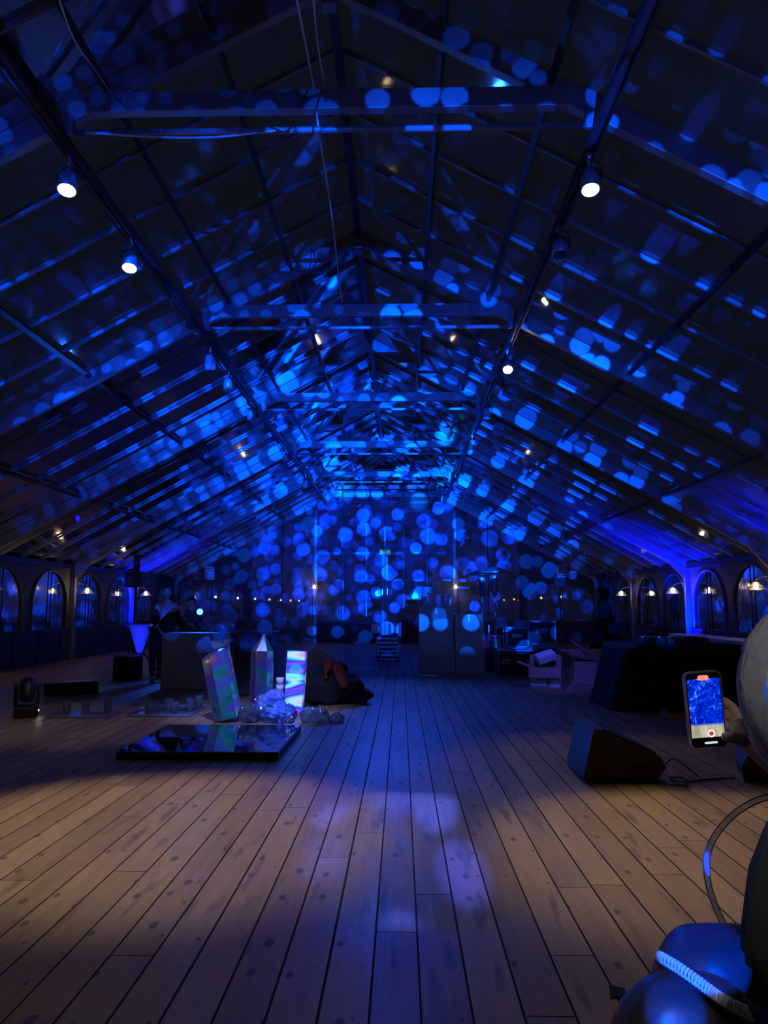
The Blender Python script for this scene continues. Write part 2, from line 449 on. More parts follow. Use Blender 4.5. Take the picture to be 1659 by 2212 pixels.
M_irid = [irid('iridescent_film_leaning', 1.3, 0.2, 3.2, 0.75, transp=0.15), irid('iridescent_film_obelisk', 4.1, 0.3, 1.1, 0.4, transp=0.25),
          irid('iridescent_film_painted_shine', 7.7, 0.1, 3.4, 0.8, emit=0.8, pal=[(0.30, (0.0, 0.02, 0.9)), (0.42, (0.02, 0.08, 1.0)), (0.48, (0.22, 0.06, 0.85)), (0.53, (0.01, 0.01, 0.75)), (0.58, (0.08, 0.5, 1.0)), (0.63, (0.5, 0.75, 1.0)), (0.70, (0.55, 0.15, 0.45)), (0.78, (0.02, 0.03, 0.8))])]  # not a lamp: emission puts a reflected LED into the colour

# ------------------------------------------------------------------ the setting
X0, HW, ZR, ZE = -0.65, 8.65, 7.4, 2.65
SL = (ZR - ZE) / HW
YS = [-3.52, 1.48, 6.48, 11.48, 16.48, 21.48, 26.48, 31.5]
Y_A, Y_B = YS[0], YS[-1]
XL, XR = X0 - HW, X0 + HW
def zr(x): return ZR - SL * abs(x - X0)

struct(MB().box((X0, 10.5, -0.06), (2 * HW + 0.4, 43, 0.12)).build('floor', MAT['floor']))
struct(MB().box((0, 20, -0.35), (140, 130, 0.4)).build('ground', MAT['ground']))

def frame_parts(first):
    root = bpy.data.objects.new('roof_frame', None); COL.objects.link(root); struct(root)
    ang = math.atan(SL)
    L = HW / math.cos(ang)
    for s in (-1, 1):
        mid = Vector((X0 + s * HW / 2, 0, (ZR + ZE) / 2 - 0.13))
        MB().box(mid, (L, 0.10, 0.22), Matrix.Rotation(s * ang, 3, 'Y'), 0.006).build('rafter', MAT['alu'], root)
        MB().box((X0 + s * (HW - 0.09), 0, ZE / 2), (0.16, 0.12, ZE), None, 0.006).build('post', MAT['alu'], root)
        MB().box((X0 + s * 2.36, -0.03, 5.92), (0.10, 0.05, 0.36), None, 0.004).build('end_plate', MAT['alu'], root)
        # knee gusset under the eave
        MB().prism([(X0 + s * (HW - 0.17), ZE - 0.40), (X0 + s * (HW - 0.17), ZE - 0.15), (X0 + s * (HW - 0.60), ZE + 0.06)], -0.03, 0.03).build('gusset', MAT['alu'], root)
    MB().box((X0, 0, 6.05), (4.74, 0.10, 0.19), None, 0.006).build('collar_beam', MAT['alu'], root)
    MB().cyl((X0 - 2.4, 0, 5.78), (X0 + 2.4, 0, 5.78), 0.028).build('tie_rod', MAT['alu'], root, True)
    MB().box((X0, 0, ZR - 0.22), (0.14, 0.13, 0.40), None, 0.006).build('ridge_block', MAT['alu'], root)
    return root
fr0 = frame_parts(True); fr0.location.y = YS[0]
for y in YS[1:]:
    c = copy_tree(fr0); c.location.y = y

# roof film, one panel per bay and side, with its glazing bars
ang = math.atan(SL); L = HW / math.cos(ang)
for i in range(len(YS) - 1):
    ya, yb = YS[i], YS[i + 1]
    for s in (-1, 1):
        p = struct(MB().quad((X0, ya, ZR), (X0 + s * HW, ya, ZE), (X0 + s * HW, yb, ZE), (X0, yb, ZR)).build('ceiling', MAT['roof']))
        b = MB()
        nb = 5
        for k in range(1, nb):
            y = ya + (yb - ya) * k / nb
            b.box((X0 + s * HW / 2, y, (ZR + ZE) / 2 - 0.035), (L, 0.035, 0.048), Matrix.Rotation(s * ang, 3, 'Y'))
        b.build('glazing_bars', MAT['bar'], p)

n_tr = [0]
def trim(mb, mat, smooth=False):
    n_tr[0] += 1
    return struct(mb.build('trim_%d' % n_tr[0], mat, None, smooth))
yl = Y_B - Y_A; ym = (Y_A + Y_B) / 2
trim(MB().box((X0, ym, ZR - 0.10), (0.09, yl, 0.12)), MAT['rail'])
for s in (-1, 1):
    for dx, w in ((1.05, 0.05), (2.02, 0.06), (4.15, 0.07), (6.3, 0.05)):
        x = X0 + s * dx
        trim(MB().box((x, ym, zr(x) - 0.10), (w, yl, 0.07), Matrix.Rotation(s * ang, 3, 'Y')), MAT['rail'])
    trim(MB().box((X0 + s * (HW - 0.06), ym, ZE - 0.06), (0.14, yl, 0.14)), MAT['rail'])
    trim(MB().cyl((X0 + s * 2.42, Y_A, 5.72), (X0 + s * 2.42, Y_B, 5.72), 0.055, n=12), MAT['rail'], True)
    trim(MB().tube(spline([(X0 + s * 2.44, Y_A + (Y_B - Y_A) * t / 28, 5.63 - 0.035 * (t % 2)) for t in range(29)], 4), 0.013, 6), MAT['blackp'], True)
    trim(MB().box((X0 + s * (HW - 0.03), ym, 0.86), (0.10, yl, 0.05)), MAT['panel'])

# wall cells with an arched opening
def arch_pts(uc, hw, spring, top, n=16):
    return [(uc + hw * math.cos(PI * k / n), spring + (top - spring) * math.sin(PI * k / n)) for k in range(n + 1)]

def cell(mb, f, u0, u1, uc, hw, sill, spring, top, ztop):
    """u runs along the wall; f(u, z) gives a point"""
    ap = arch_pts(uc, hw, spring, top)          # from right spring to left spring
    q = lambda *ps: mb.quad(*[f(*p) for p in ps])
    q((u0, 0), (u1, 0), (u1, sill), (u0, sill))
    q((u0, sill), (uc - hw, sill), (uc - hw, spring), (u0, spring))
    q((uc + hw, sill), (u1, sill), (u1, spring), (uc + hw, spring))
    q((u0, spring), (uc - hw, spring), (uc - hw, ztop(uc - hw)), (u0, ztop(u0)))
    q((uc + hw, spring), (u1, spring), (u1, ztop(u1)), (uc + hw, ztop(uc + hw)))
    for a, b in zip(ap, ap[1:]):
        q(b, a, (a[0], ztop(a[0])), (b[0], ztop(b[0])))

n_win = [0]
def window(f, uc, hw, sill, spring, top, mat, inward):
    n_win[0] += 1
    ap = arch_pts(uc, hw, spring, top)
    poly = [(uc - hw, sill), (uc + hw, sill)] + ap
    mb = MB(); mb.bm.faces.new([mb.bm.verts.new(f(*p)) for p in poly])
    w = struct(mb.build('window_%d' % n_win[0], mat))
    off = Vector(inward) * 0.045
    pts = [Vector(f(uc - hw, sill)) + off] + [Vector(f(*p)) + off for p in ap[::-1]] + [Vector(f(uc + hw, sill)) + off]
    MB().tube(pts, 0.022, 6).build('window_frame', MAT['trim'], w, True)
    MB().cyl(Vector(f(uc, sill)) + off, Vector(f(uc, top)) + off, 0.016, n=8).build('window_bar', MAT['rail'], w, True)
    return w

for s, side in ((-1, 'left'), (1, 'right')):
    xw = X0 + s * HW
    f = lambda u, z: (xw, u, z)
    mb = MB()
    for i in range(len(YS) - 1):
        ya, yb = YS[i], YS[i + 1]; yc = (ya + yb) / 2
        for u0, u1 in ((ya, yc), (yc, yb)):
            cell(mb, f, u0, u1, (u0 + u1) / 2, 1.0, 0.88, 1.55, 2.42, lambda u: ZE)
            if u1 > 4: window(f, (u0 + u1) / 2, 1.0, 0.88, 1.55, 2.42, MAT['wallfilm'], (-s, 0, 0))
    struct(mb.build('wall_' + side, MAT['pvc'], None, False, None, 0.06))
    m2 = MB().box((xw - s * 0.06, ym, 0.42), (0.05, yl, 0.84))
    for k in range(int(yl / 1.25)):
        m2.box((xw - s * 0.09, Y_A + 0.6 + k * 1.25, 0.42), (0.02, 0.05, 0.84))
    struct(m2.build('baseboard_' + side, MAT['panel']))

# the far gable
fg = lambda u, z: (u, Y_B, z)
mb = MB()
for s in (-1, 1):
    a, b = X0 + s * 2.86, X0 + s * 5.7
    u0, u1 = min(a, b), max(a, b)
    cell(mb, fg, u0, u1, X0 + s * 4.2, 1.25, 0.88, 3.75, 4.95, lambda u: zr(u) - 0.1)
    window(fg, X0 + s * 4.2, 1.25, 0.88, 3.75, 4.95, MAT['gable'], (0, -1, 0))
    a, b = X0 + s * 5.7, X0 + s * HW
    u0, u1 = min(a, b), max(a, b)
    cell(mb, fg, u0, u1, X0 + s * 7.1, 1.34, 0.88, 1.6, 2.4, lambda u: zr(u) - 0.05)
    window(fg, X0 + s * 7.1, 1.34, 0.88, 1.6, 2.4, MAT['gable'], (0, -1, 0))
struct(mb.build('wall_far', MAT['pvc'], None, False, None, 0.06))
# glazed centre bay
n_win[0] += 1
cw = struct(MB().quad((X0 - 2.86, Y_B, 3.65), (X0 + 2.86, Y_B, 3.65), (X0 + 2.86, Y_B, zr(X0 + 2.86)), (X0, Y_B, ZR), (X0 - 2.86, Y_B, zr(X0 - 2.86))).build('window_%d' % n_win[0], MAT['gable']))
for dx in (-1.75, -0.76, 0, 0.76, 1.75):
    MB().box((X0 + dx, Y_B - 0.04, (3.65 + zr(X0 + dx)) / 2), (0.06, 0.08, zr(X0 + dx) - 3.65)).build('window_bar', MAT['rail'], cw)
MB().box((X0, Y_B - 0.05, 3.62), (5.72, 0.12, 0.12)).build('header_beam', MAT['rail'], cw)
MB().box((X0, Y_B - 0.05, 5.72), (5.2, 0.10, 0.10)).build('transom_beam', MAT['rail'], cw)
for s in (-1, 1):
    MB().box((X0 + s * 2.84, Y_B - 0.05, 2.7), (0.12, 0.14, 5.4)).build('window_post', MAT['alu'], cw)
    # side light beside the door
    n_win[0] += 1
    x1, x2 = X0 + s * 1.78, X0 + s * 2.8
    sl = struct(MB().quad((x1, Y_B, 0.8), (x2, Y_B, 0.8), (x2, Y_B, 3.58), (x1, Y_B, 3.58)).build('window_%d' % n_win[0], MAT['gable']))
    MB().box(((x1 + x2) / 2, Y_B, 0.4), (1.02, 0.05, 0.8)).build('lower_panel', MAT['panel'], sl)
    MB().box(((x1 + x2) / 2, Y_B - 0.03, 2.52), (1.02, 0.06, 0.05)).build('window_bar', MAT['rail'], sl)
    # door leaf
    x1, x2 = X0 + s * 0.01, X0 + s * 1.75
    d = struct(MB().quad((x1, Y_B, 0.8), (x2, Y_B, 0.8), (x2, Y_B, 3.56), (x1, Y_B, 3.56)).build('door_%d' % (1 if s < 0 else 2), MAT['gable']))
    MB().box(((x1 + x2) / 2, Y_B, 0.4), (1.73, 0.05, 0.78)).build('lower_panel', MAT['panel'], d)
    fr = MB()
    for x in (x1 + s * 0.06, x2 - s * 0.03): fr.box((x, Y_B - 0.03, 1.78), (0.11 if x == x1 + s * 0.06 else 0.06, 0.07, 3.56))
    fr.box(((x1 + x2) / 2, Y_B - 0.03, 2.52), (1.73, 0.06, 0.05)).box(((x1 + x2) / 2, Y_B - 0.03, 0.80), (1.73, 0.06, 0.06)).box((X0 + s * 0.76, Y_B - 0.03, 2.2), (0.05, 0.06, 2.75))
    dfr = fr.build('door_frame', MAT['rail'], d)
    MB().box((X0 + s * 0.10, Y_B - 0.10, 2.06), (0.05, 0.05, 0.26), None, 0.008).build('door_handle', MAT['steel'], dfr)

# ------------------------------------------------------------------ wall lamps
def wall_lamp(label, loc, rz):
    t = thing('wall_lamp', label, 'lamp', loc, rz, 'warm lamps along the walls')
    # local -x is the wall side
    MB().cyl((-0.33, 0, 0.16), (-0.33, 0, -1.0), 0.022, n=8).build('stem', MAT['trim'], t, True)
    MB().tube(spline([(-0.33, 0, 0.16), (-0.25, 0, 0.22), (-0.1, 0, 0.20), (0, 0, 0.14)], 5), 0.012, 6).build('bracket', MAT['trim'], t, True)
    MB().lathe([(0.035, 0.10), (0.06, 0.08), (0.20, -0.055), (0.205, -0.07)], n=24).build('lamp_shade', MAT['shade'], t, True)
    m = MB(); m.sph((0, 0, 0.0), (0.05, 0.05, 0.06), 14, 10); m.build('bulb', MAT['bulb'], t, True)
    return t
proto = None
where = {0: 'behind the photographer', 1: 'beside the photographer', 2: 'at the nearest roof frame', 3: 'at the second roof frame', 4: 'at the third roof frame', 5: 'on the post at the fourth roof frame', 6: 'on the post nearest the far corner'}
for s, side in ((-1, 'left'), (1, 'right')):
    for k in (0, 1, 2, 3, 4, 5, 6):
        loc = (X0 + s * (HW - 0.50), YS[k], 1.90)
        lab = 'warm cone-shaded lamp on the %s wall %s' % (side, where[k])
        rz = 0 if s < 0 else PI
        if proto is None: proto = wall_lamp(lab, loc, rz)
        else:
            c = copy_tree(proto); c.location = loc; c.rotation_euler = (0, 0, rz); c['label'] = lab
for s, side in ((-1, 'left'), (1, 'right')):
    c = copy_tree(proto); c.location = (X0 + s * 2.84, Y_B - 0.50, 2.24); c.rotation_euler = (0, 0, PI / 2 * -1)
    c['label'] = 'warm cone-shaded lamp on the %s post of the far glass doors' % side

# ------------------------------------------------------------------ spotlights under the rails
def par_lamp(label, loc, lit, aim):
    t = thing('spotlight', label, 'spotlight', loc, 0, 'spotlights hung under the roof rails')
    d = (Vector(aim) - Vector(loc)).normalized()
    q = d.to_track_quat('Z', 'Y').to_matrix()
    t.scale = (0.8, 0.8, 0.8)
    MB().cyl((0, 0, 0.30), (0, 0, 0.12), 0.016, n=8).box((0, 0, 0.26), (0.05, 0.09, 0.09), None, 0.006).build('clamp', MAT['steel'], t, True)
    MB().tube(spline([(-0.13, 0, -0.02), (-0.13, 0, 0.09), (0, 0, 0.125), (0.13, 0, 0.09), (0.13, 0, -0.02)], 4), 0.011, 6).build('yoke', MAT['blackm'], t, True)
    MB().lathe([(0.045, -0.17), (0.075, -0.15), (0.105, -0.03), (0.112, 0.13), (0.098, 0.13), (0.09, 0.02)], (0, 0, -0.05), 20, q).build('lamp_can', MAT['alu'], t, True)
    can = t.children[-1] if False else [c for c in t.children if c.name.startswith('lamp_can')][0]
    m = MB()
    u = q @ Vector((1, 0, 0))
    for k in (-1, 1): m.sph(Vector((0, 0, -0.05)) + d * 0.10 + u * 0.043 * k, (0.048, 0.048, 0.045), 12, 8)
    m.build('lens', MAT['lens'] if lit else MAT['lensoff'], can, True)
    MB().tube(spline([(0, 0.03, -0.02), (0.10, 0.07, 0.06), (0.16, 0.03, 0.12), (0.10, 0.0, 0.20), (0.02, 0, 0.28)], 5), 0.007, 5).build('cord', MAT['blackp'], t, True)
    return t
RX = {-1: -3.08, 1: 1.76}
lamps = [(-1, 6.65, 1, 'brightly lit white spotlight on the left rail nearest the camera'), (-1, 8.3, 1, 'second lit white spotlight along the left rail'),
         (1, 6.75, 1, 'lit white spotlight on the right rail nearest the camera'), (1, 8.1, 0, 'unlit spotlight on the right rail just past the first lit one'),
         (1, 12.3, 1, 'small lit spotlight on the right rail beyond the second crossbeam'), (1, 13.6, 0, 'unlit spotlight just behind the far lit one on the right rail'),
         (1, 15.4, 0, 'unlit spotlight on the right rail before the third crossbeam'), (1, 18.6, 0, 'unlit spotlight on the right rail past the third crossbeam'),
         (1, 24.5, 0, 'last unlit spotlight at the far end of the right rail'), (-1, 12.0, 0, 'unlit spotlight on the left rail by the second crossbeam'),
         (-1, 13.3, 0, 'unlit spotlight on the left rail between second and third crossbeams'), (-1, 15.4, 0, 'unlit spotlight on the left rail at the third crossbeam'),
         (-1, 20.2, 0, 'unlit spotlight on the left rail near the fourth crossbeam'), (-1, 24.5, 0, 'last unlit spotlight at the far end of the left rail')]
for s, y, lit, lab in lamps:
    loc = (RX[s], y, 5.44)
    aim = (RX[s] * 0.9, y - 1.9, 0) if y < 9 else (RX[s] - 0.3, y - 5.0, 0.0) if lit else (RX[s], y + 2, 0.5)
    par_lamp(lab, loc, lit, aim)
    if lit and y < 12:
        if y < 7:
            light('spotlight_beam', 'SPOT', (loc[0], loc[1], loc[2] - 0.28), 720 if s < 0 else 560, (1.0, 0.83, 0.58), (-1.75, 5.55, 0) if s < 0 else (2.1, 5.0, 0), 0.06, 39, 0.65)
        else:
            light('spotlight_beam', 'SPOT', (loc[0], loc[1], loc[2] - 0.28), 140, (1.0, 0.83, 0.58), (-4.0, 9.9, 0), 0.06, 44, 0.9)
    elif lit:
        light('spotlight_beam', 'SPOT', (loc[0], loc[1], loc[2] - 0.28), 120, (1.0, 0.88, 0.66), (2.2, 7.0, 0), 0.06, 40, 0.8)

# cable strung between the crossbeams
tag(MB().tube(spline([(-0.62, 1.48, 4.9), (-0.63, 3.5, 5.1), (-0.72, 5.2, 5.75), (-0.78, 6.4, 6.16), (-0.74, 6.55, 5.80), (-0.80, 7.6, 6.12), (-0.83, 9.0, 6.18), (-0.88, 10.6, 6.15), (-0.9, 11.4, 6.16)], 6), 0.009, 6).build('hanging_cable', MAT['white'], None, True),
    'pale cable strung between the first two crossbeams in the middle', 'cable')
tag(MB().tube(spline([(-0.40, 1.48, 4.6), (-0.45, 3.4, 4.75), (-0.60, 5.1, 5.6), (-0.68, 6.35, 6.16)], 6), 0.007, 6).build('hanging_cable', MAT['white'], None, True),
    'thin cable dropping towards the camera from the nearest crossbeam', 'cable')
tag(MB().tube(spline([at(118, -30, 4.0), at(160, 85, 5.0), at(205, 150, 5.8), at(242, 205, 6.4)], 6), 0.006, 6).build('hanging_cable', MAT['white'], None, True),
    'thin cable dropping to the left end of the nearest crossbeam', 'cable')
tag(MB().tube(spline([(X0 - 2.2, 6.44, 5.76), (X0 - 1.6, 6.43, 5.70), (X0 - 1.0, 6.43, 5.69), (X0 - 0.4, 6.44, 5.76)], 6), 0.010, 6).build('slack_cable', MAT['white'], None, True),
    'slack cable hanging under the tie rod of the nearest crossbeam', 'cable')

# ------------------------------------------------------------------ signs on the far gable
def sign(label, x, z, w, h, kind):
    t = thing('sign', label, 'sign', (x, Y_B - 0.09, z), 0, 'notices on the far gable wall')
    MB().box((0, 0, 0), (w, 0.02, h), None, 0.004).build('sign_board', MAT['paper'], t)
    m = MB()
    if kind == 'plan':
        m.box((0, -0.012, -h * 0.33), (w * 0.8, 0.004, h * 0.04)).box((0, -0.012, h * 0.36), (w * 0.8, 0.004, h * 0.05)).box((0, -0.012, h * 0.25), (w * 0.6, 0.004, h * 0.03))
        m.tube([(w * 0.3 * math.cos(a), -0.012, h * 0.02 + w * 0.22 * math.sin(a)) for a in [k * PI / 8 for k in range(17)]], w * 0.03, 5)
    else:
        m.box((-w * 0.34, -0.012, 0), (w * 0.16, 0.004, h * 0.74)).box((w * 0.34, -0.012, 0), (w * 0.16, 0.004, h * 0.74))
        m.sph((0, -0.010, h * 0.2), (w * 0.16, 0.006, h * 0.12), 10, 6); m.box((0, -0.012, -h * 0.12), (w * 0.2, 0.004, h * 0.4))
    m.build('sign_print', MAT['ink'], t)
sign('white framed plan notice on the far wall left of the doors', -7.85, 2.82, 0.40, 0.52, 'plan')
sign('small square white notice on the far wall left of the doors', -8.36, 2.70, 0.28, 0.30, 'fig')
sign('white framed plan notice on the far wall right of the doors', 6.53, 2.88, 0.40, 0.52, 'plan')
sign('small square white notice on the far wall right of the doors', 7.0, 2.72, 0.26, 0.30, 'fig')
t = thing('exit_sign', 'small green exit sign with running figure above the glass doors', 'exit sign', (X0, Y_B - 0.14, 3.66))
MB().box((0, 0, 0), (0.48, 0.04, 0.21), None, 0.006).build('sign_box', MAT['exit'], t)
m = MB()
m.box((-0.15, -0.023, 0), (0.09, 0.004, 0.15)); m.box((-0.02, -0.023, 0.0), (0.10, 0.004, 0.02)); m.box((-0.06, -0.023, 0.0), (0.02, 0.004, 0.05))
m.sph((0.13, -0.023, 0.055), (0.02, 0.004, 0.02), 8, 6); m.box((0.12, -0.023, 0.01), (0.03, 0.004, 0.07), Matrix.Rotation(0.3, 3, 'Y'))
m.box((0.15, -0.023, -0.05), (0.015, 0.004, 0.07), Matrix.Rotation(-0.5, 3, 'Y')).box((0.10, -0.023, -0.05), (0.015, 0.004, 0.07), Matrix.Rotation(0.6, 3, 'Y')).box((0.165, -0.023, 0.02), (0.05, 0.004, 0.012))
m.build('sign_figure', MAT['exitw'], t)
for s, side in ((-1, 'left'), (1, 'right')):
    tag(MB().box((X0 + s * 0.40, Y_B - 0.05, 0.60), (0.30, 0.01, 0.40)).build('paper_notice', MAT['paper']), 'sheet of white paper low on the %s glass door' % side, 'notice', 'papers on the doors')
    tag(MB().box((X0 + s * 0.24, Y_B - 0.08, 2.05), (0.10, 0.01, 0.18)).build('door_note', MAT['paper']), 'small white note beside the handle of the %s glass door' % side, 'note', 'notes by the door handles')

# ------------------------------------------------------------------ mirrored platform
t = thing('mirror_platform', 'low black platform with a mirror top lying on the boards', 'platform', (-2.0, 8.56, 0))
MB().box((0, 0, 0.035), (1.60, 1.72, 0.07), None, 0.006).build('platform_base', MAT['blackp'], t)
MB().box((0, 0, 0.076), (1.58, 1.70, 0.010), None, 0.002).build('mirror_top', MAT['mirror'], t)

# ------------------------------------------------------------------ iridescent crystals
def crystal(name, label, loc, R, H, tip, mat, lean=(0, 0), n=6, slant=0.0, rz=0.0, squash=1.0):
    t = thing(name, label, 'decoration', loc, rz, 'iridescent crystal columns')
    t.rotation_euler = (lean[0], lean[1], rz)
    m = MB()
    A = [(R * math.cos(2 * PI * k / n), R * squash * math.sin(2 * PI * k / n), 0) for k in range(n)]
    B = [(x, y, H + slant * (x / R)) for x, y, z in A]
    m.loft(A, B, cap=(tip == 0))
    m.build('column_body', mat, t)
    e = MB()
    for a, b in zip(A, B): e.cyl(a, b, 0.005, n=6)
    for k in range(n): e.cyl(B[k], B[(k + 1) % n], 0.005, n=6)
    e.build('edge_strips', MAT['acryl'], t)
    if tip:
        c = MB(); ap = (0.02, 0, H + tip)
        for k in range(n): c.bm.faces.new([c.bm.verts.new(p) for p in (B[k], B[(k + 1) % n], ap)])
        c.build('pointed_tip', mat, t)
    return t
t = crystal('crystal_column', 'leaning iridescent six-sided column behind the mirror platform', (-2.26, 10.25, 0.05), 0.185, 0.86, 0, M_irid[0], (0, -0.22), 6, 0.05, 0.3)
f = MB(); f.quad((-0.02, -0.17, 0.90), (0.19, -0.10, 0.94), (0.15, 0.06, 0.93), (-0.04, 0.0, 1.02)); f.quad((-0.02, -0.17, 0.90), (0.19, -0.10, 0.94), (0.20, -0.12, 0.99), (0.0, -0.19, 1.02)); f.build('loose_film_flap', MAT['wrap'], t, solid=0.004)
MB().cyl((-0.08, -0.08, 0.86), (-0.20, -0.06, 1.02), 0.004, n=6).build('pin', MAT['red'], t)
crystal('crystal_column', 'upright pale blue obelisk column with a pointed tip', (-1.92, 10.75, 0), 0.15, 0.88, 0.24, M_irid[1], (0, 0), 6, 0.0, 0.1)
t = crystal('crystal_column', 'short square iridescent column with painted-in shine right of the obelisk', (-1.50, 10.95, 0), 0.175, 0.86, 0, M_irid[2], (0, 0.06), 4, 0.0, PI / 4)
light('added_column_fill', 'POINT', (-1.5, 10.6, 0.6), 3.0, (0.05, 0.25, 1.0), size=0.1)  # fill added in front of the column, no lamp there

# crumpled plastic wrap
def wrap(name, label, loc, size, seed, lumps, mat='wrap', cat='plastic wrap'):
    m = MB()
    for (dx, dy, dz, r) in lumps:
        v = m.sph((dx, dy, dz), (r * size, r * size, r * size * 0.85), 36, 24)
        crumple(m, v, 0.28 * r * size, 2.2 / (r * size), seed + dx)
        for q in v: q.co.z = max(q.co.z, 0.0)
    return tag(m.build(name, MAT[mat], None, False, loc), label, cat, 'clear plastic wrapping')
wrap('plastic_wrap', 'crumpled clear plastic wrap heaped on the back corner of the mirror platform', (-1.58, 9.55, 0.083), 0.30, 2.0, [(0, 0, 0.16, 0.62), (-0.27, 0.05, 0.10, 0.5), (0.16, -0.02, 0.10, 0.5), (0.03, 0.04, 0.30, 0.38), (-0.12, 0.08, 0.26, 0.3)])
wrap('plastic_wrap', 'flat trailing clear plastic wrap on the floor right of the platform', (-1.06, 10.15, 0), 0.30, 5.0, [(0, 0, 0.04, 0.5), (0.22, 0.03, 0.02, 0.35), (-0.12, 0.05, 0.08, 0.42)])
light('added_wrap_fill', 'SPOT', (-1.3, 6.4, 4.4), 3600, (0.05, 0.14, 1.0), (-1.52, 9.5, 0.3), 0.02, 6, 0.7)  # unseen fill added to brighten the wrap

# ------------------------------------------------------------------ left group: crate, case, drum, cups
t = thing('wrapped_crate', 'big grey board crate in front of the bending person', 'crate', (-3.78, 14.25, 0), 0.0)
MB().box((0, 0.1, 0.50), (1.14, 0.55, 1.0), None, 0.01).build('crate_body', MAT['greyboard'], t)
MB().prism([(-0.57, 0.02), (0.55, -0.0), (0.57, 0.99), (-0.55, 1.0)], -0.20, -0.185).build('loose_front_board', MAT['greyboard'], t)
wrap('plastic_wrap', 'blue-lit plastic wrap billowing over the right end of the grey crate', (-3.2, 14.0, 1.02), 0.42, 8.0, [(0, 0, 0.16, 0.5), (-0.26, 0, 0.16, 0.36), (0.05, 0, 0.30, 0.36), (0.02, -0.05, 0.0, 0.3)])
t = thing('clear_case', 'dark crate under a clear plastic cover behind the obelisk', 'crate', (-2.5, 13.2, 0))
MB().box((0, 0.1, 0.45), (0.66, 0.45, 0.86), None, 0.01).build('crate_body', MAT['blackp'], t)
MB().box((0, 0.1, 0.54), (0.76, 0.55, 1.06), None, 0.02).build('plastic_cover', MAT['clearp'], t)
t = thing('cup_stack', 'stack of pale plastic cups standing between the obelisk and the shiny square column', 'cups', (-1.80, 11.6, 0))
for k in range(4):
    MB().lathe([(0.045, 0), (0.06, 0.10), (0.055, 0.10), (0.04, 0.01)], (0, 0, 0.02 + 0.105 * k), 16).build('cup', MAT['white'], t, True)
t = thing('drum_table', 'round black drum table with a pale rim by the left wall', 'table', (-5.6, 15.9, 0))
MB().lathe([(0.26, 0.0), (0.29, 0.03), (0.29, 0.46), (0.30, 0.47)], n=32).build('drum_body', MAT['blackp'], t, True)
MB().lathe([(0.30, 0.47), (0.315, 0.475), (0.315, 0.50), (0.30, 0.505)], n=32).build('drum_top', MAT['trim'], t, True)
t = thing('fabric_cone', 'blue-lit inverted fabric cone lamp standing on the drum table', 'lamp', (-5.37, 15.9, 0.507))
MB().lathe([(0.02, 0.02), (0.06, 0.05), (0.24, 0.60), (0.245, 0.62), (0.235, 0.60)], n=28).build('lamp_shade', MAT['pale'], t, True)
MB().cyl((0, 0, 0), (0, 0, 0.05), 0.018).cyl((0, 0, 0), (0, 0, 0.02), 0.09).build('base', MAT['blackm'], t, True)
light('cone_glow', 'SPOT', (-5.25, 15.2, 0.45), 40, (0.01, 0.02, 1.0), (-5.37, 15.9, 0.85), 0.03, 60, 0.6)

# clear trays with tumblers on the floor
tray_i = 0
for lab, (cx, cy), (w, d), cups in (('clear acrylic tray of tumblers on the floor at far left', (-4.35, 10.75), (0.85, 0.55), [(-0.22, -0.1), (0.03, -0.08), (0.27, 0.10)]),
                                    ('larger clear acrylic tray of tumblers left of the mirror platform', (-3.30, 11.1), (0.85, 1.0), [(-0.15, -0.40), (0.18, -0.38), (0.0, 0.0), (0.28, 0.05), (0.33, 0.36)])):
    t = thing('acrylic_tray', lab, 'tray', (cx, cy, 0), 0.0, 'clear trays on the floor')
    MB().box((0, 0, 0.010), (w, d, 0.012), None, 0.003).build('tray_plate', MAT['acryl'], t)
    m = MB()
    for sx, sy, lx, ly in ((0, -d / 2, w, 0.012), (0, d / 2, w, 0.012), (-w / 2, 0, 0.012, d), (w / 2, 0, 0.012, d)): m.box((sx, sy, 0.025), (lx, ly, 0.035))
    m.build('tray_rim', MAT['acryl'], t)
    for k, (dx, dy) in enumerate(cups):
        ci = tag(MB().lathe([(0.045, 0.0), (0.062, 0.17), (0.056, 0.17), (0.04, 0.012)], n=20).build('tumbler', MAT['acryl'], None, True, (cx + dx, cy + dy, 0.017)),
                 '%s clear tumbler on the %s acrylic tray' % (('front left', 'front middle', 'right', 'back middle', 'back right')[k] if tray_i == 0 else ('front left', 'front right', 'central', 'middle right', 'rearmost')[k], ('far left', 'larger')[tray_i]), 'tumbler', 'tumblers on the clear trays')
    tray_i += 1

# moving-head lights
def moving_head(label, loc, rz, tilt, lit=False):
    t = thing('moving_head_light', label, 'stage light', loc, rz)
    MB().box((0, 0, 0.07), (0.30, 0.30, 0.14), None, 0.02).build('base', MAT['blackp'], t)
    y = MB()
    for s in (-1, 1): y.box((s * 0.14, 0, 0.29), (0.05, 0.12, 0.30), None, 0.015)
    y.box((0, 0, 0.155), (0.32, 0.13, 0.03)).build('yoke', MAT['blackp'], t)
    R = Matrix.Rotation(tilt, 3, 'X')
    h = MB(); h.lathe([(0.06, -0.17), (0.10, -0.13), (0.105, 0.05), (0.09, 0.14), (0.075, 0.14)], (0, 0, 0.36), 20, R).build('lamp_head', MAT['blackp'], t, True)
    MB().lathe([(0.072, 0.135), (0.0005, 0.15)], (0, 0, 0.36), 20, R).build('lens', MAT['lensoff'], t, True)
    MB().box((0.155, -0.10, 0.09), (0.012, 0.012, 0.012)).build('indicator', MAT['lens'], t)
    return t
moving_head('black moving-head stage light standing on the floor at far left', (-5.10, 10.6, 0), 0.4, -0.7)
t = thing('flat_case', 'long flat black case with a pale sheet lying by the left wall', 'case', (-5.65, 13.3, 0), 0.55)
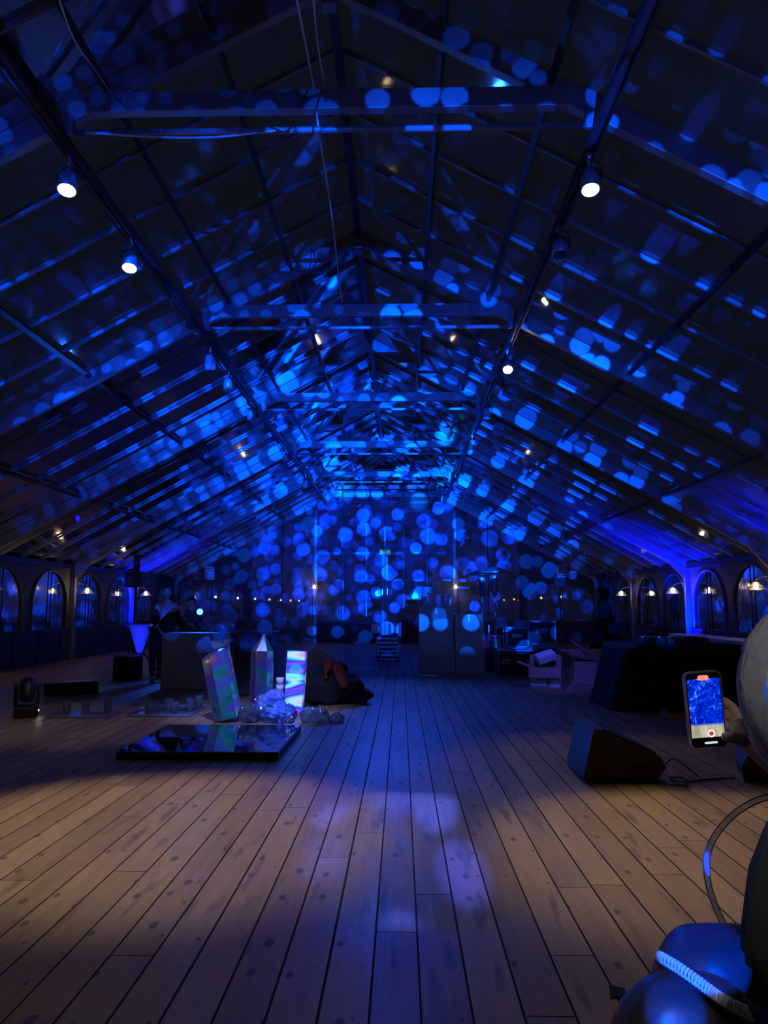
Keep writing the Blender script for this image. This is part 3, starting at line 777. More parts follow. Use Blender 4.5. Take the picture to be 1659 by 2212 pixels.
MB().box((0, 0, 0.10), (0.85, 0.30, 0.20), None, 0.012).build('case_body', MAT['blackp'], t)
MB().box((0.12, 0, 0.206), (0.45, 0.20, 0.010)).build('pale_sheet', MAT['paper'], t)
# speaker on a stand by the left wall
t = thing('speaker_stand', 'tall dark tripod stand carrying a black loudspeaker by the left wall', 'stand', (-5.88, 17.0, 0))
m = MB().cyl((0, 0, 0.1), (0, 0, 1.9), 0.03, n=12)
m.build('pole', MAT['blackm'], t, True)
for k in range(3):
    a = k * 2 * PI / 3 + 0.4
    MB().cyl((0, 0, 0.75), (0.55 * math.cos(a), 0.55 * math.sin(a), 0.015), 0.016, n=8).build('leg', MAT['blackm'], t, True)
t = thing('loudspeaker', 'black loudspeaker on top of the tall stand by the left wall', 'loudspeaker', (-5.88, 17.0, 1.9))
MB().prism([(-0.19, 0.0), (0.19, 0.0), (0.21, 0.34), (-0.21, 0.34)], -0.18, 0.18).build('cabinet', MAT['blackp'], t)
MB().cyl((0, 0, 0.34), (0, 0, 0.72), 0.07, n=14).build('mast', MAT['blackm'], t, True)
MB().box((0, -0.185, 0.17), (0.33, 0.01, 0.30), None, 0.004).build('grille', MAT['blackm'], t)

# blue LED cans
def led_can(label, loc, rz, tilt, mat, h=0.0):
    t = thing('led_uplight', label, 'stage light', loc, rz)
    R = Matrix.Rotation(tilt, 3, 'X')
    MB().lathe([(0.06, -0.16), (0.10, -0.13), (0.11, 0.07), (0.10, 0.07)], (0, 0, h + 0.16), 20, R).build('lamp_can', MAT['blackm'], t, True)
    MB().lathe([(0.068, 0.072), (0.0005, 0.080)], (0, 0, h + 0.16), 20, R).build('lens', mat, t, True)
    if h > 0: MB().cyl((0, 0, 0), (0, 0, h + 0.02), 0.02, n=10).cyl((0, 0, 0), (0, 0, 0.03), 0.22).build('pole', MAT['blackm'], t, True)
    else: MB().box((0, 0.02, 0.02), (0.24, 0.18, 0.03), None, 0.006).build('bracket', MAT['blackm'], t)
    return t
led_can('bright blue LED lamp on a pole behind the bending person', (-4.53, 17.4, 0), 0.1, PI / 2, MAT['led'], 1.20)
light('led_beam', 'SPOT', (-4.48, 17.2, 1.36), 420, (0.01, 0.12, 1.0), (-2.2, 9.0, 0.3), 0.09, 100, 0.8)
led_can('small blue LED uplight on the floor against the right wall post', (7.45, 20.9, 0), 0, 0.0, MAT['ledp'])
light('uplight_beam', 'SPOT', (7.40, 20.9, 0.30), 4500, (0.0, 0.005, 1.0), (7.75, 21.3, 2.6), 0.05, 100, 0.9)
light('uplight_beam', 'SPOT', (7.3, 14.6, 0.5), 1500, (0.0, 0.005, 1.0), (7.6, 14.6, 4.0), 0.05, 75, 0.9)
led_can('small blue LED uplight on the floor against the left wall post', (-8.7, 25.8, 0), 0, 0.0, MAT['ledp'])
light('uplight_beam', 'SPOT', (-8.65, 25.8, 0.30), 2200, (0.0, 0.005, 1.0), (-8.95, 26.3, 2.6), 0.05, 90, 0.9)

# ------------------------------------------------------------------ black heap with red cloth
m = MB()
for (dx, dy, dz, r, sx) in ((0, 0, 0.22, 0.30, 1.2), (0.32, 0.05, 0.20, 0.26, 1.1), (-0.22, 0.1, 0.28, 0.26, 1.0), (0.10, 0.1, 0.42, 0.24, 1.0), (0.52, 0.0, 0.10, 0.14, 1.6)):
    v = m.sph((dx, dy, dz), (r * sx, r, r), 28, 18)
    crumple(m, v, 0.07, 5.0, 3 + dx)
    for q in v: q.co.z = max(q.co.z, 0.0)
bag = tag(m.build('bag_heap', MAT['cloth'], None, True, (-1.18, 12.1, 0)), 'dark heap of black bags with rust red cloth right of the shiny square column', 'bags')
m = MB()
m.tube(spline([(0.02, -0.02, 0.66), (0.06, -0.16, 0.58), (0.03, -0.24, 0.48), (0.06, -0.27, 0.40)], 6), [0.05 + 0.03 * math.sin(i / 3) for i in range(19)], 10)
m.tube(spline([(0.12, -0.02, 0.66), (0.22, -0.18, 0.52), (0.28, -0.25, 0.38), (0.34, -0.27, 0.27)], 6), [0.05 + 0.035 * math.sin(i / 6) for i in range(19)], 10)
m.build('red_cloth', MAT['red'], bag, True)
t = tag(MB().prism([(-0.22, 0), (0.2, 0), (0.24, 0.30), (0.02, 0.44), (-0.2, 0.30)], -0.04, 0.04).build('grey_cushion', MAT['greyboard'], None, False, (-1.42, 12.75, 0.385)), 'grey cushion propped behind the dark heap of bags', 'cushion')
t.rotation_euler = (-0.15, 0, 0)
m = MB().box((0, 0, 0.18), (0.5, 0.35, 0.36), None, 0.01)
tag(m.build('black_box', MAT['blackp'], None, False, (-1.42, 12.85, 0)), 'low black box holding up the grey cushion', 'box')

# ------------------------------------------------------------------ white trays stack by the doors
t = thing('trolley', 'low black trolley under the stack of white trays by the doors', 'trolley', (-0.36, 21.6, 0))
MB().box((0, 0, 0.09), (0.66, 0.5, 0.04), None, 0.006).build('deck', MAT['blackm'], t)
for sx in (-0.27, 0.27):
    for sy in (-0.2, 0.2): MB().cyl((sx - 0.012, sy, 0.035), (sx + 0.012, sy, 0.035), 0.035, n=14).build('wheel', MAT['blackp'], t, True)
m = MB()
for sx in (-0.33, 0.33): m.cyl((sx, 0.22, 0.1), (sx, 0.22, 0.62), 0.012, n=8)
m.cyl((-0.33, 0.22, 0.62), (0.33, 0.22, 0.62), 0.012, n=8).build('push_bar', MAT['steel'], t, True)
names = ['lowest white tray of the stack by the far doors', 'second white tray from the bottom of the stack', 'middle white tray of the stack by the far doors', 'fourth white tray from the bottom of the stack', 'topmost white tray of the stack by the far doors']
for k in range(5):
    t = thing('stacking_tray', names[k], 'tray', (-0.36 + 0.02 * ((k * 7) % 3 - 1), 21.55, 0.112 + 0.115 * k), 0, 'white trays stacked by the doors')
    MB().box((0, 0, 0.03), (0.56, 0.44, 0.06), None, 0.012).build('tray_rim', MAT['white'], t)
    MB().box((0, 0, 0.0875), (0.48, 0.36, 0.053), None, 0.006).build('dark_insert', MAT['blackp'], t)

# ------------------------------------------------------------------ tall cartons
def carton(label, loc, w, d, h, rz=0.0, group='tall cardboard cartons'):
    t = thing('cardboard_box', label, 'box', loc, rz, group)
    MB().box((0, 0, h / 2), (w, d, h), None, 0.008).build('carton', MAT['card'], t)
    MB().box((0, 0, h + 0.001), (w * 0.99, 0.05, 0.003)).box((0, -d / 2 - 0.001, h - 0.08), (0.05, 0.003, 0.16)).build('packing_tape', MAT['paper'], t)
    return t
carton('tallest brown cardboard carton right of the doors, small boxes on top', (0.80, 17.95, 0), 0.78, 0.55, 1.47, 0.0)
carton('narrower tall cardboard carton right of the tallest one', (1.52, 17.62, 0), 0.62, 0.45, 1.30, 0.0)
carton('small box standing at the left on the tallest carton', (0.60, 17.9, 1.475), 0.22, 0.25, 0.28, 0.1, 'small boxes on the tall carton')
carton('small box standing at the right on the tallest carton', (1.04, 17.9, 1.475), 0.24, 0.25, 0.28, -0.05, 'small boxes on the tall carton')
carton('small box lying across the left box on the tallest carton', (0.68, 17.9, 1.785), 0.30, 0.22, 0.14, 0.0, 'small boxes on the tall carton')

# ------------------------------------------------------------------ patio heaters
def heater(label, loc):
    t = thing('patio_heater', label, 'heater', loc, 0, 'patio heaters behind the cartons')
    MB().lathe([(0.22, 0.0), (0.23, 0.03), (0.23, 0.70), (0.20, 0.78), (0.05, 0.82)], n=24).build('base', MAT['steel'], t, True)
    MB().cyl((0, 0, 0.8), (0, 0, 1.75), 0.032, n=14).build('pole', MAT['steel'], t, True)
    MB().lathe([(0.035, 1.72), (0.075, 1.80), (0.075, 2.08), (0.11, 2.12), (0.13, 2.20), (0.05, 2.22)], n=20).build('burner', MAT['steel'], t, True)
    MB().lathe([(0.42, 2.27), (0.40, 2.29), (0.15, 2.39), (0.0005, 2.42)], n=28).build('reflector', MAT['steel'], t, True)
    return t
heater('patio heater just right of the narrower carton, further back', (2.05, 19.6, 0))
heater('nearer patio heater standing left of the flight cases', (2.22, 18.35, 0))

# ------------------------------------------------------------------ flight cases
def text_mesh(name, txt, size, mat, parent, loc, rot):
    cu = bpy.data.curves.new(name, 'FONT'); cu.body = txt; cu.size = size; cu.align_x = 'CENTER'; cu.align_y = 'CENTER'; cu.extrude = 0.002; cu.offset = 0.004
    o = bpy.data.objects.new(name, cu); COL.objects.link(o)
    dg = bpy.context.evaluated_depsgraph_get(); me = bpy.data.meshes.new_from_object(o.evaluated_get(dg))
    bpy.data.objects.remove(o)
    me.materials.clear(); me.materials.append(mat)
    n = bpy.data.objects.new(name, me); COL.objects.link(n); n.parent = parent; n.location = loc; n.rotation_euler = rot
    return n
def flight_case(label, loc, w, d, h, txt=None, rz=0.0, latches=0):
    t = thing('flight_case', label, 'flight case', loc, rz, 'black flight cases with metal edges')
    MB().box((0, 0, h / 2), (w, d, h), None, 0.004).build('case_panel', MAT['blackp'], t)
    m = MB(); e = 0.032
    for sx in (-1, 1):
        for sy in (-1, 1): m.box((sx * w / 2, sy * d / 2, h / 2), (e, e, h + 0.01))
        for sz in (0, 1): m.box((sx * w / 2, 0, sz * h), (e, d, e))
    for sy in (-1, 1):
        for sz in (0, 1): m.box((0, sy * d / 2, sz * h), (w, e, e))
    m.build('metal_edges', MAT['alu'], t)
    for sx in (-1, 1):
        for sz in (0, 1):
            k = MB(); k.sph((sx * w / 2, -d / 2, sz * h), 0.034, 10, 8); k.build('ball_corner', MAT['steel'], t, True)
    if txt: text_mesh('case_lettering', txt, h * 0.30, MAT['white'], t, (0, -d / 2 - 0.004, h * 0.58), (PI / 2, 0, 0))
    for i in range(latches):
        x = (i - (latches - 1) / 2) * w * 0.62
        lt = MB().box((x, -d / 2 - 0.012, h * 0.55), (0.17, 0.02, 0.12), None, 0.006).build('latch', MAT['steel'], t)
        MB().tube([(x - 0.06, -d / 2 - 0.03, h * 0.55), (x, -d / 2 - 0.045, h * 0.53), (x + 0.06, -d / 2 - 0.03, h * 0.55)], 0.009, 6).build('handle', MAT['blackm'], lt, True)
    return t
flight_case('big low flight case with two recessed handles at the base of the pile', (2.52, 17.2, 0), 0.84, 0.6, 0.54, None, 0, 2)
flight_case('left flight case lettered RPM on top of the low case', (2.52, 17.15, 0.612), 0.46, 0.45, 0.40, 'RPM')
flight_case('low flight case at the back under the right lettered case', (3.20, 17.95, 0), 0.62, 0.6, 0.56, None, 0, 1)
flight_case('right larger flight case lettered RPM behind the left one', (3.18, 17.9, 0.635), 0.60, 0.5, 0.50, 'RPM')
tag(MB().cyl((0, 0, 0), (0, 0, 0.50), 0.017, n=10).build('light_tube', MAT['white'], None, True, (2.02, 17.95, 0.552)), 'slim white tube standing between carton and lettered flight case', 'tube')
tag(MB().box((0, 0, 0.275), (0.16, 0.3, 0.55), None, 0.01).build('black_box', MAT['blackp'], None, False, (2.02, 17.95, 0)), 'narrow black box right of the narrower carton', 'box')

# ------------------------------------------------------------------ open cartons on the right
def open_carton(label, loc, rz, w, d, h, flaps, items):
    t = thing('open_carton', label, 'box', loc, rz, 'open cardboard boxes before the black counter')
    m = MB(); k = 0.006
    m.box((0, -d / 2, h / 2), (w, k, h)).box((0, d / 2, h / 2), (w, k, h)).box((-w / 2, 0, h / 2), (k, d, h)).box((w / 2, 0, h / 2), (k, d, h)).box((0, 0, 0.005), (w, d, k))
    m.build('carton', MAT['card'], t)
    for (side, a) in flaps:
        f = MB()
        L = d * 0.48 if side in 'FB' else w * 0.42
        if side == 'F': f.box((0, -d / 2 - L / 2 * math.cos(a), h + L / 2 * math.sin(a)), (w, L, k), Matrix.Rotation(-a, 3, 'X'))
        if side == 'B': f.box((0, d / 2 + L / 2 * math.cos(a), h + L / 2 * math.sin(a)), (w, L, k), Matrix.Rotation(a, 3, 'X'))
        if side == 'L': f.box((-w / 2 - L / 2 * math.cos(a), 0, h + L / 2 * math.sin(a)), (L, d, k), Matrix.Rotation(a, 3, 'Y'))
        if side == 'R': f.box((w / 2 + L / 2 * math.cos(a), 0, h + L / 2 * math.sin(a)), (L, d, k), Matrix.Rotation(-a, 3, 'Y'))
        f.build('flap', MAT['card'], t)
    for (x, z, ww, hh) in items: MB().box((x, -d / 2 - 0.006, z), (ww, 0.004, hh)).build('paper_label', MAT['paper'], t)
    return t
open_carton('open cardboard box with white shipping labels left of the pile', (2.62, 14.3, 0), -0.22, 0.56, 0.42, 0.40, (('L', 0.35), ('B', 1.2), ('F', -1.1)), [(-0.12, 0.17, 0.28, 0.20), (0.17, 0.12, 0.16, 0.14)])
t = tag(MB().box((0, 0, 0.0), (0.34, 0.24, 0.14), None, 0.012).build('white_box', MAT['white'], None, False, (2.66, 14.44, 0.56)), 'white box tipped into the labelled open carton', 'box'); t.rotation_euler = (0.3, -0.3, 0.1)
open_carton('larger open carton with raised flaps at the black counter', (3.40, 14.95, 0), 0.2, 0.46, 0.5, 0.46, (('L', 1.1), ('R', -0.1), ('B', 0.9)), [])
tag(MB().prism([(-0.26, 0), (0.30, 0.0), (0.22, 0.14), (-0.10, 0.20)], -0.2, 0.2).build('crushed_carton', MAT['card'], None, False, (3.15, 13.72, 0)), 'crushed piece of carton on the floor below the larger open box', 'cardboard')
t = tag(MB().box((0, 0, 0), (0.62, 0.38, 0.012)).build('loose_card_sheet', MAT['card'], None, False, (3.5, 14.8, 0.66)), 'bent cardboard sheet lying slanted on top of the larger open carton', 'cardboard'); t.rotation_euler = (0.2, 0.52, 0.2)

# ------------------------------------------------------------------ black draped counter with mixers
def drape(label, x0, x1, y0, y1, h, flare):
    m = MB(); n = 90
    per = []
    pts = [(x0, y0), (x1, y0), (x1, y1), (x0, y1)]
    tot = sum((Vector(pts[i]) - Vector(pts[(i + 1) % 4])).length for i in range(4))
    for i in range(4):
        a, b = Vector(pts[i]), Vector(pts[(i + 1) % 4]); k = max(4, int(n * (b - a).length / tot))
        nrm = Vector(((b - a).y, -(b - a).x)).normalized()
        for j in range(k): per.append((a + (b - a) * j / k, nrm))
    rings = []
    for zi in range(7):
        f = zi / 6; z = h * (1 - f) + 0.004
        rings.append([m.bm.verts.new((p.x + nr.x * (flare * f * (1.6 if nr.x < -0.5 else 0.5) + 0.03 * f * math.sin(i * 1.35)), p.y + nr.y * (flare * f * 0.5 + 0.03 * f * math.sin(i * 1.35 + 1)), z)) for i, (p, nr) in enumerate(per)])
    N = len(per)
    for A, B in zip(rings, rings[1:]):
        for i in range(N): m.bm.faces.new((A[i], A[(i + 1) % N], B[(i + 1) % N], B[i]))
    m.bm.faces.new(rings[0])
    return tag(m.build('draped_counter', MAT['cloth'], None, True), label, 'table')
drape('long counter draped to the floor in black cloth on the right', 3.25, 4.95, 11.3, 12.6, 0.93, 0.16)
def mixer(label, loc, w, d, h, rz, disc):
    t = thing('dj_deck', label, 'music equipment', loc, rz, 'music gear on the black counter')
    MB().box((0, 0, h / 2), (w, d, h), None, 0.008).build('deck_body', MAT['blackp'], t)
    if disc: MB().cyl((0, 0, h), (0, 0, h + 0.02), 0.13, n=28).build('platter', MAT['steel'], t, True)
    m = MB()
    for i in range(4):
        for j in range(2): m.cyl((-w * 0.35 + i * w * 0.23, -d * 0.36 + j * 0.05, h), (-w * 0.35 + i * w * 0.23, -d * 0.36 + j * 0.05, h + 0.018), 0.010, n=8)
    m.build('knobs', MAT['steel'], t)
    return t
mixer('left music deck with a round platter on the black counter', (3.70, 11.75, 0.935), 0.36, 0.38, 0.09, 0.1, True)
mixer('small mixer between the two decks on the black counter', (4.02, 11.65, 0.935), 0.24, 0.36, 0.10, 0, False)
mixer('right music deck with a round platter on the black counter', (4.36, 11.75, 0.935), 0.36, 0.38, 0.09, -0.05, True)
t = thing('laptop', 'open dark laptop behind the small mixer on the counter', 'laptop', (4.05, 12.2, 0.935), 0.1)
MB().box((0, 0, 0.01), (0.36, 0.25, 0.02), None, 0.004).build('keyboard_base', MAT['blackm'], t)
MB().box((0, 0.13, 0.10), (0.36, 0.012, 0.20), Matrix.Rotation(-0.2, 3, 'X'), 0.003).build('lid', MAT['blackm'], t)
t = thing('clear_glass', 'small glass tumbler on the floor in front of the black counter', 'glass', (3.52, 10.6, 0))
MB().lathe([(0.045, 0.0), (0.05, 0.11), (0.046, 0.11), (0.04, 0.012)], n=20).build('glass_body', MAT['acryl'], t, True)
MB().lathe([(0.041, 0.013), (0.044, 0.06), (0.0005, 0.061)], n=20).build('drink', MAT['white'], t, True)
# folded parasol by the right group
t = thing('folded_parasol', 'tall folded dark parasol standing behind the open cartons on the right', 'parasol', (4.25, 16.2, 0))
MB().lathe([(0.26, 0.0), (0.28, 0.03), (0.28, 0.09), (0.05, 0.11)], n=24).build('base', MAT['blackm'], t, True)
MB().cyl((0, 0, 0.1), (0, 0, 2.15), 0.025, n=10).build('pole', MAT['blackm'], t, True)
m = MB(); N = 32; rings = []
for z, rr, w in ((0.62, 0.30, 0.05), (0.66, 0.31, 0.05), (1.0, 0.22, 0.04), (1.3, 0.13, 0.02), (1.7, 0.10, 0.015), (2.05, 0.05, 0.005), (2.12, 0.03, 0.0)):
    rings.append([m.bm.verts.new(((rr + w * math.cos(8 * 2 * PI * k / N)) * math.cos(2 * PI * k / N), (rr + w * math.cos(8 * 2 * PI * k / N)) * math.sin(2 * PI * k / N), z)) for k in range(N)])
for A, B in zip(rings, rings[1:]):
    for k in range(N): m.bm.faces.new((A[k], A[(k + 1) % N], B[(k + 1) % N], B[k]))
m.build('canopy', MAT['cloth'], t, True)
# long white ledge table by the right wall
t = thing('long_table', 'long white table along the right wall lit deep blue', 'table', (7.25, 18.0, 0))
MB().box((0, 0, 0.76), (0.7, 4.6, 0.04), None, 0.006).build('tabletop', MAT['white'], t)
MB().box((-0.34, 0, 0.60), (0.012, 4.6, 0.30)).build('cloth_front', MAT['white'], t)
for sx in (-0.28, 0.28):
    for sy in (-2.1, 2.1): MB().cyl((sx, sy, 0), (sx, sy, 0.74), 0.02, n=10).build('leg', MAT['steel'], t, True)

# ------------------------------------------------------------------ wedge monitor and second box
t = thing('wedge_monitor', 'black wedge-shaped stage monitor on the right of the floor', 'loudspeaker', (1.55, 6.86, 0), 0.0)
MB().prism([(0.0, 0.05), (0.02, 0.0), (0.60, 0.0), (0.70, 0.13), (0.66, 0.22), (0.16, 0.44), (0.10, 0.45)], -0.06, 0.62).build('cabinet', MAT['blackp'], t)
R = Matrix.Rotation(math.atan2(0.22, 0.50), 3, 'Y')
MB().box((0.405, 0.28, 0.340), (0.50, 0.60, 0.02), R, 0.005).build('grille', MAT['blackm'], t)
MB().box((0.50, -0.07, 0.12), (0.12, 0.02, 0.05), None, 0.006).build('handle', MAT['blackm'], t)
MB().box((0.665, 0.10, 0.07), (0.03, 0.12, 0.08)).build('socket_plate', MAT['steel'], t)
t = thing('monitor_box', 'second black speaker box at the right edge behind the arm', 'loudspeaker', (3.22, 7.05, 0), -0.3)
MB().prism([(-0.22, 0.0), (0.25, 0.0), (0.25, 0.34), (-0.12, 0.34), (-0.24, 0.12)], -0.25, 0.25).build('cabinet', MAT['blackp'], t)
MB().box((0.02, -0.255, 0.20), (0.34, 0.015, 0.22), None, 0.004).build('grille', MAT['blackm'], t)
tag(MB().tube(spline([(2.29, 6.83, 0.03), (2.36, 6.78, 0.02), (2.5, 6.85, 0.012), (2.75, 6.95, 0.012), (2.9, 6.97, 0.012)], 8), 0.009, 6).build('speaker_cable', MAT['blackp'], None, True), 'black cable running from the wedge monitor to the box at right', 'cable')
tag(MB().tube([(2.30 + 0.07 * math.cos(a), 6.64 + 0.05 * math.sin(a), 0.010 + 0.0018 * i) for i, a in enumerate([k * PI / 8 for k in range(40)])], 0.008, 6).build('cable_coil', MAT['blackp'], None, True), 'small coil of black cable beside the wedge monitor', 'cable')
tag(MB().tube(spline([(2.285, 6.95, 0.12), (2.37, 6.98, 0.17), (2.5, 7.05, 0.10), (2.6, 7.0, 0.012)], 8), 0.006, 6).build('thin_cable', MAT['blackp'], None, True), 'thin cable arching out of the back of the wedge monitor', 'cable')

# scraps on the boards
for lab, x, y, w, d, rz in (('white paper scrap on the boards right of the doors aisle', 0.62, 16.9, 0.34, 0.5, 0.3), ('pale flat sheet lying on the boards by the dark heap', -0.95, 18.6, 0.6, 0.5, 0.1), ('small white scrap on the boards in the centre', 0.55, 13.4, 0.12, 0.08, 0.2)):
    tag(MB().box((0, 0, 0.004), (w, d, 0.004)).build('paper_scrap', MAT['paper'], None, False, (x, y, 0)), lab, 'paper', 'scraps on the floor').rotation_euler = (0, 0, rz)
tag(MB().prism([(-0.03, -0.05), (0.04, -0.03), (0.045, 0.03), (-0.01, 0.05)], 0.001, 0.006, 'XY').build('leaf_scrap', MAT['dark'], None, False, (0.83, 3.22, 0)), 'dark leaf-like scrap on the boards at lower right', 'scrap')

# ------------------------------------------------------------------ people
def skin_mesh(joints, bones, root, sub=2):
    names = list(joints)
    me = bpy.data.meshes.new('tmp')
    me.from_pydata([joints[n][0] for n in names], [(names.index(a), names.index(b)) for a, b in bones], [])
    o = bpy.data.objects.new('tmp', me); COL.objects.link(o)
    md = o.modifiers.new('skin', 'SKIN'); md.use_smooth_shade = True
    for i, n in enumerate(names):
        r = joints[n][1]
        me.skin_vertices[0].data[i].radius = (r, r) if isinstance(r, (int, float)) else r
        me.skin_vertices[0].data[i].use_root = (n == root)
    sb = o.modifiers.new('sub', 'SUBSURF'); sb.levels = sub; sb.render_levels = sub
    dg = bpy.context.evaluated_depsgraph_get(); dg.update()
    out = bpy.data.meshes.new_from_object(o.evaluated_get(dg))
    bpy.data.objects.remove(o)
    return out

def head_bm(bm, c, h, rot):
    """egg-shaped head of height h with brow, nose, lips and ears; faces local -y"""
    r = h / 2
    mb = MB(); mb.bm.free(); mb.bm = bm
    R4 = rot
    def P(v): return Vector(c) + R4 @ Vector(v)
    vs = mb.sph((0, 0, 0), (r * 0.74, r * 0.86, r), 28, 22)
    for v in vs:
        p = v.co
        t = p.z / r
        if t < -0.2: p.x *= 1 + 0.35 * (t + 0.2); p.y = p.y * (1 + 0.18 * (t + 0.2)) - 0.05 * r * (-t - 0.2)
        if p.y < 0 and -0.15 < t < 0.18: p.y += 0.10 * r * math.exp(-((abs(p.x) - 0.28 * r) / (0.16 * r)) ** 2) * math.exp(-((t - 0.03) / 0.11) ** 2)
    vs += mb.sph((0, -0.86 * r, -0.16 * r), (0.11 * r, 0.16 * r, 0.18 * r), 10, 8)
    vs += mb.sph((0, -0.79 * r, -0.48 * r), (0.22 * r, 0.09 * r, 0.06 * r), 10, 8)
    for s in (-1, 1):
        vs += mb.sph((s * 0.75 * r, 0.04 * r, -0.05 * r), (0.07 * r, 0.17 * r, 0.25 * r), 10, 8)
        vs += mb.sph((s * 0.27 * r, -0.74 * r, 0.02 * r), (0.12 * r, 0.09 * r, 0.07 * r), 10, 8)
    for v in vs: v.co = P(v.co)

def mesh_obj(name, me, mat, parent, heads=()):
    me.materials.clear(); me.materials.append(mat)
    if heads:
        bm = bmesh.new(); bm.from_mesh(me)
        for h in heads: head_bm(bm, *h)
        bm.to_mesh(me); bm.free()
    for p in me.polygons: p.use_smooth = True
    o = bpy.data.objects.new(name, me); COL.objects.link(o); o.parent = parent
    return o

def hand(J, B, w, pre, wrist, d, side, curl, s=1.0):
    """five-fingered hand in direction d from the wrist; side = towards the thumb, curl = towards the palm"""
    d = Vector(d).normalized(); sd = Vector(side).normalized(); cu = Vector(curl).normalized(); w0 = Vector(wrist)
    J[pre + 'p'] = (w0 + d * 0.05 * s, (0.022 * s, 0.034 * s)); B.append((w, pre + 'p'))
    for i, (off, L) in enumerate(((0.030, 0.075), (0.010, 0.085), (-0.010, 0.078), (-0.029, 0.060))):
        k = w0 + d * 0.092 * s + sd * off * s
        J[pre + 'k%d' % i] = (k, 0.0105 * s); B.append((pre + 'p', pre + 'k%d' % i))
        m_ = k + d * L * 0.5 * s + cu * L * 0.22 * s
        J[pre + 'm%d' % i] = (m_, 0.0092 * s); B.append((pre + 'k%d' % i, pre + 'm%d' % i))
        J[pre + 't%d' % i] = (m_ + d * L * 0.25 * s + cu * L * 0.42 * s, 0.0075 * s); B.append((pre + 'm%d' % i, pre + 't%d' % i))
    th = w0 + d * 0.035 * s + sd * 0.035 * s
    J[pre + 'h0'] = (th, 0.013 * s); B.append((pre + 'p', pre + 'h0'))
    J[pre + 'h1'] = (th + d * 0.04 * s + sd * 0.022 * s + cu * 0.01 * s, 0.0105 * s); B.append((pre + 'h0', pre + 'h1'))
    J[pre + 'h2'] = (th + d * 0.068 * s + sd * 0.026 * s + cu * 0.022 * s, 0.0085 * s); B.append((pre + 'h1', pre + 'h2'))

# person bending over the crate
t = thing('person', 'person in dark clothes bending over the grey crate, arms down', 'person', (-4.85, 15.25, 0))
J = {'pel': ((0.12, 0.0, 0.98), 0.15), 'sp': ((0.30, -0.10, 1.20), 0.145), 'ch': ((0.52, -0.25, 1.38), 0.16), 'nk': ((0.67, -0.36, 1.47), 0.06), 'hd': ((0.74, -0.42, 1.51), 0.07),
     'hl': ((0.03, -0.07, 0.94), 0.105), 'kl': ((0.0, -0.14, 0.50), 0.068), 'al': ((-0.03, -0.03, 0.09), 0.045), 'tl': ((0.05, -0.24, 0.035), 0.038),
     'hr': ((0.17, 0.12, 0.94), 0.105), 'kr': ((0.15, 0.08, 0.50), 0.068), 'ar': ((0.10, 0.20, 0.09), 0.045), 'tr': ((0.18, 0.0, 0.035), 0.038),
     'sl': ((0.50, -0.42, 1.38), 0.066), 'el': ((0.68, -0.62, 1.14), 0.046), 'wl': ((0.86, -0.74, 1.17), 0.030),
     'sr': ((0.66, -0.16, 1.40), 0.066), 'er': ((0.88, -0.32, 1.16), 0.046), 'wr': ((1.02, -0.55, 1.15), 0.030)}
B = [('pel', 'sp'), ('sp', 'ch'), ('ch', 'nk'), ('nk', 'hd'), ('pel', 'hl'), ('hl', 'kl'), ('kl', 'al'), ('al', 'tl'), ('pel', 'hr'), ('hr', 'kr'), ('kr', 'ar'), ('ar', 'tr'), ('ch', 'sl'), ('sl', 'el'), ('el', 'wl'), ('ch', 'sr'), ('sr', 'er'), ('er', 'wr')]
J0, B0 = dict(J), list(B)
hand(J, B, 'wl', 'L', J['wl'][0], (0.75, -0.4, -0.35), (0.3, 0.6, 0.5), (0, 0.2, -1))
hand(J, B, 'wr', 'R', J['wr'][0], (0.55, -0.7, -0.35), (-0.5, -0.4, 0.5), (0, 0.2, -1))
mesh_obj('body', skin_mesh(J, B, 'pel'), MAT['skin'], t, [((0.80, -0.46, 1.53), 0.23, Matrix.Rotation(0.9, 3, 'Z') @ Matrix.Rotation(0.7, 3, 'X'))])
Jj = {k: (J0[k][0], J0[k][1] * 1.16) for k in ('pel', 'sp', 'ch', 'sl', 'el', 'sr', 'er')}
Jj['wl2'] = (Vector(J0['wl'][0]) * 0.92 + Vector(J0['el'][0]) * 0.08, 0.04); Jj['wr2'] = (Vector(J0['wr'][0]) * 0.92 + Vector(J0['er'][0]) * 0.08, 0.04)
mesh_obj('jacket', skin_mesh(Jj, [('pel', 'sp'), ('sp', 'ch'), ('ch', 'sl'), ('sl', 'el'), ('el', 'wl2'), ('ch', 'sr'), ('sr', 'er'), ('er', 'wr2')], 'pel'), MAT['dark'], t)
Jt = {k: (J0[k][0], J0[k][1] * 1.14) for k in ('pel', 'hl', 'kl', 'al', 'hr', 'kr', 'ar')}
mesh_obj('trousers', skin_mesh(Jt, [('pel', 'hl'), ('hl', 'kl'), ('kl', 'al'), ('pel', 'hr'), ('hr', 'kr'), ('kr', 'ar')], 'pel'), MAT['dark'], t)
m = MB(); m.sph((0.81, -0.44, 1.565), (0.095, 0.105, 0.115), 18, 12); m.build('hair', MAT['hair'], t, True)
# shoes
for nm, a, b in (('shoe', 'al', 'tl'), ('shoe', 'ar', 'tr')):
    p, q = Vector(J0[a][0]), Vector(J0[b][0])
    m = MB(); m.sph(((p.x + q.x) / 2, (p.y + q.y) / 2, 0.045), (0.05, 0.14, 0.047), 14, 10, Matrix.Rotation(math.atan2(q.x - p.x, -(q.y - p.y)), 3, 'Z')); m.build(nm, MAT['blackp'], t, True)

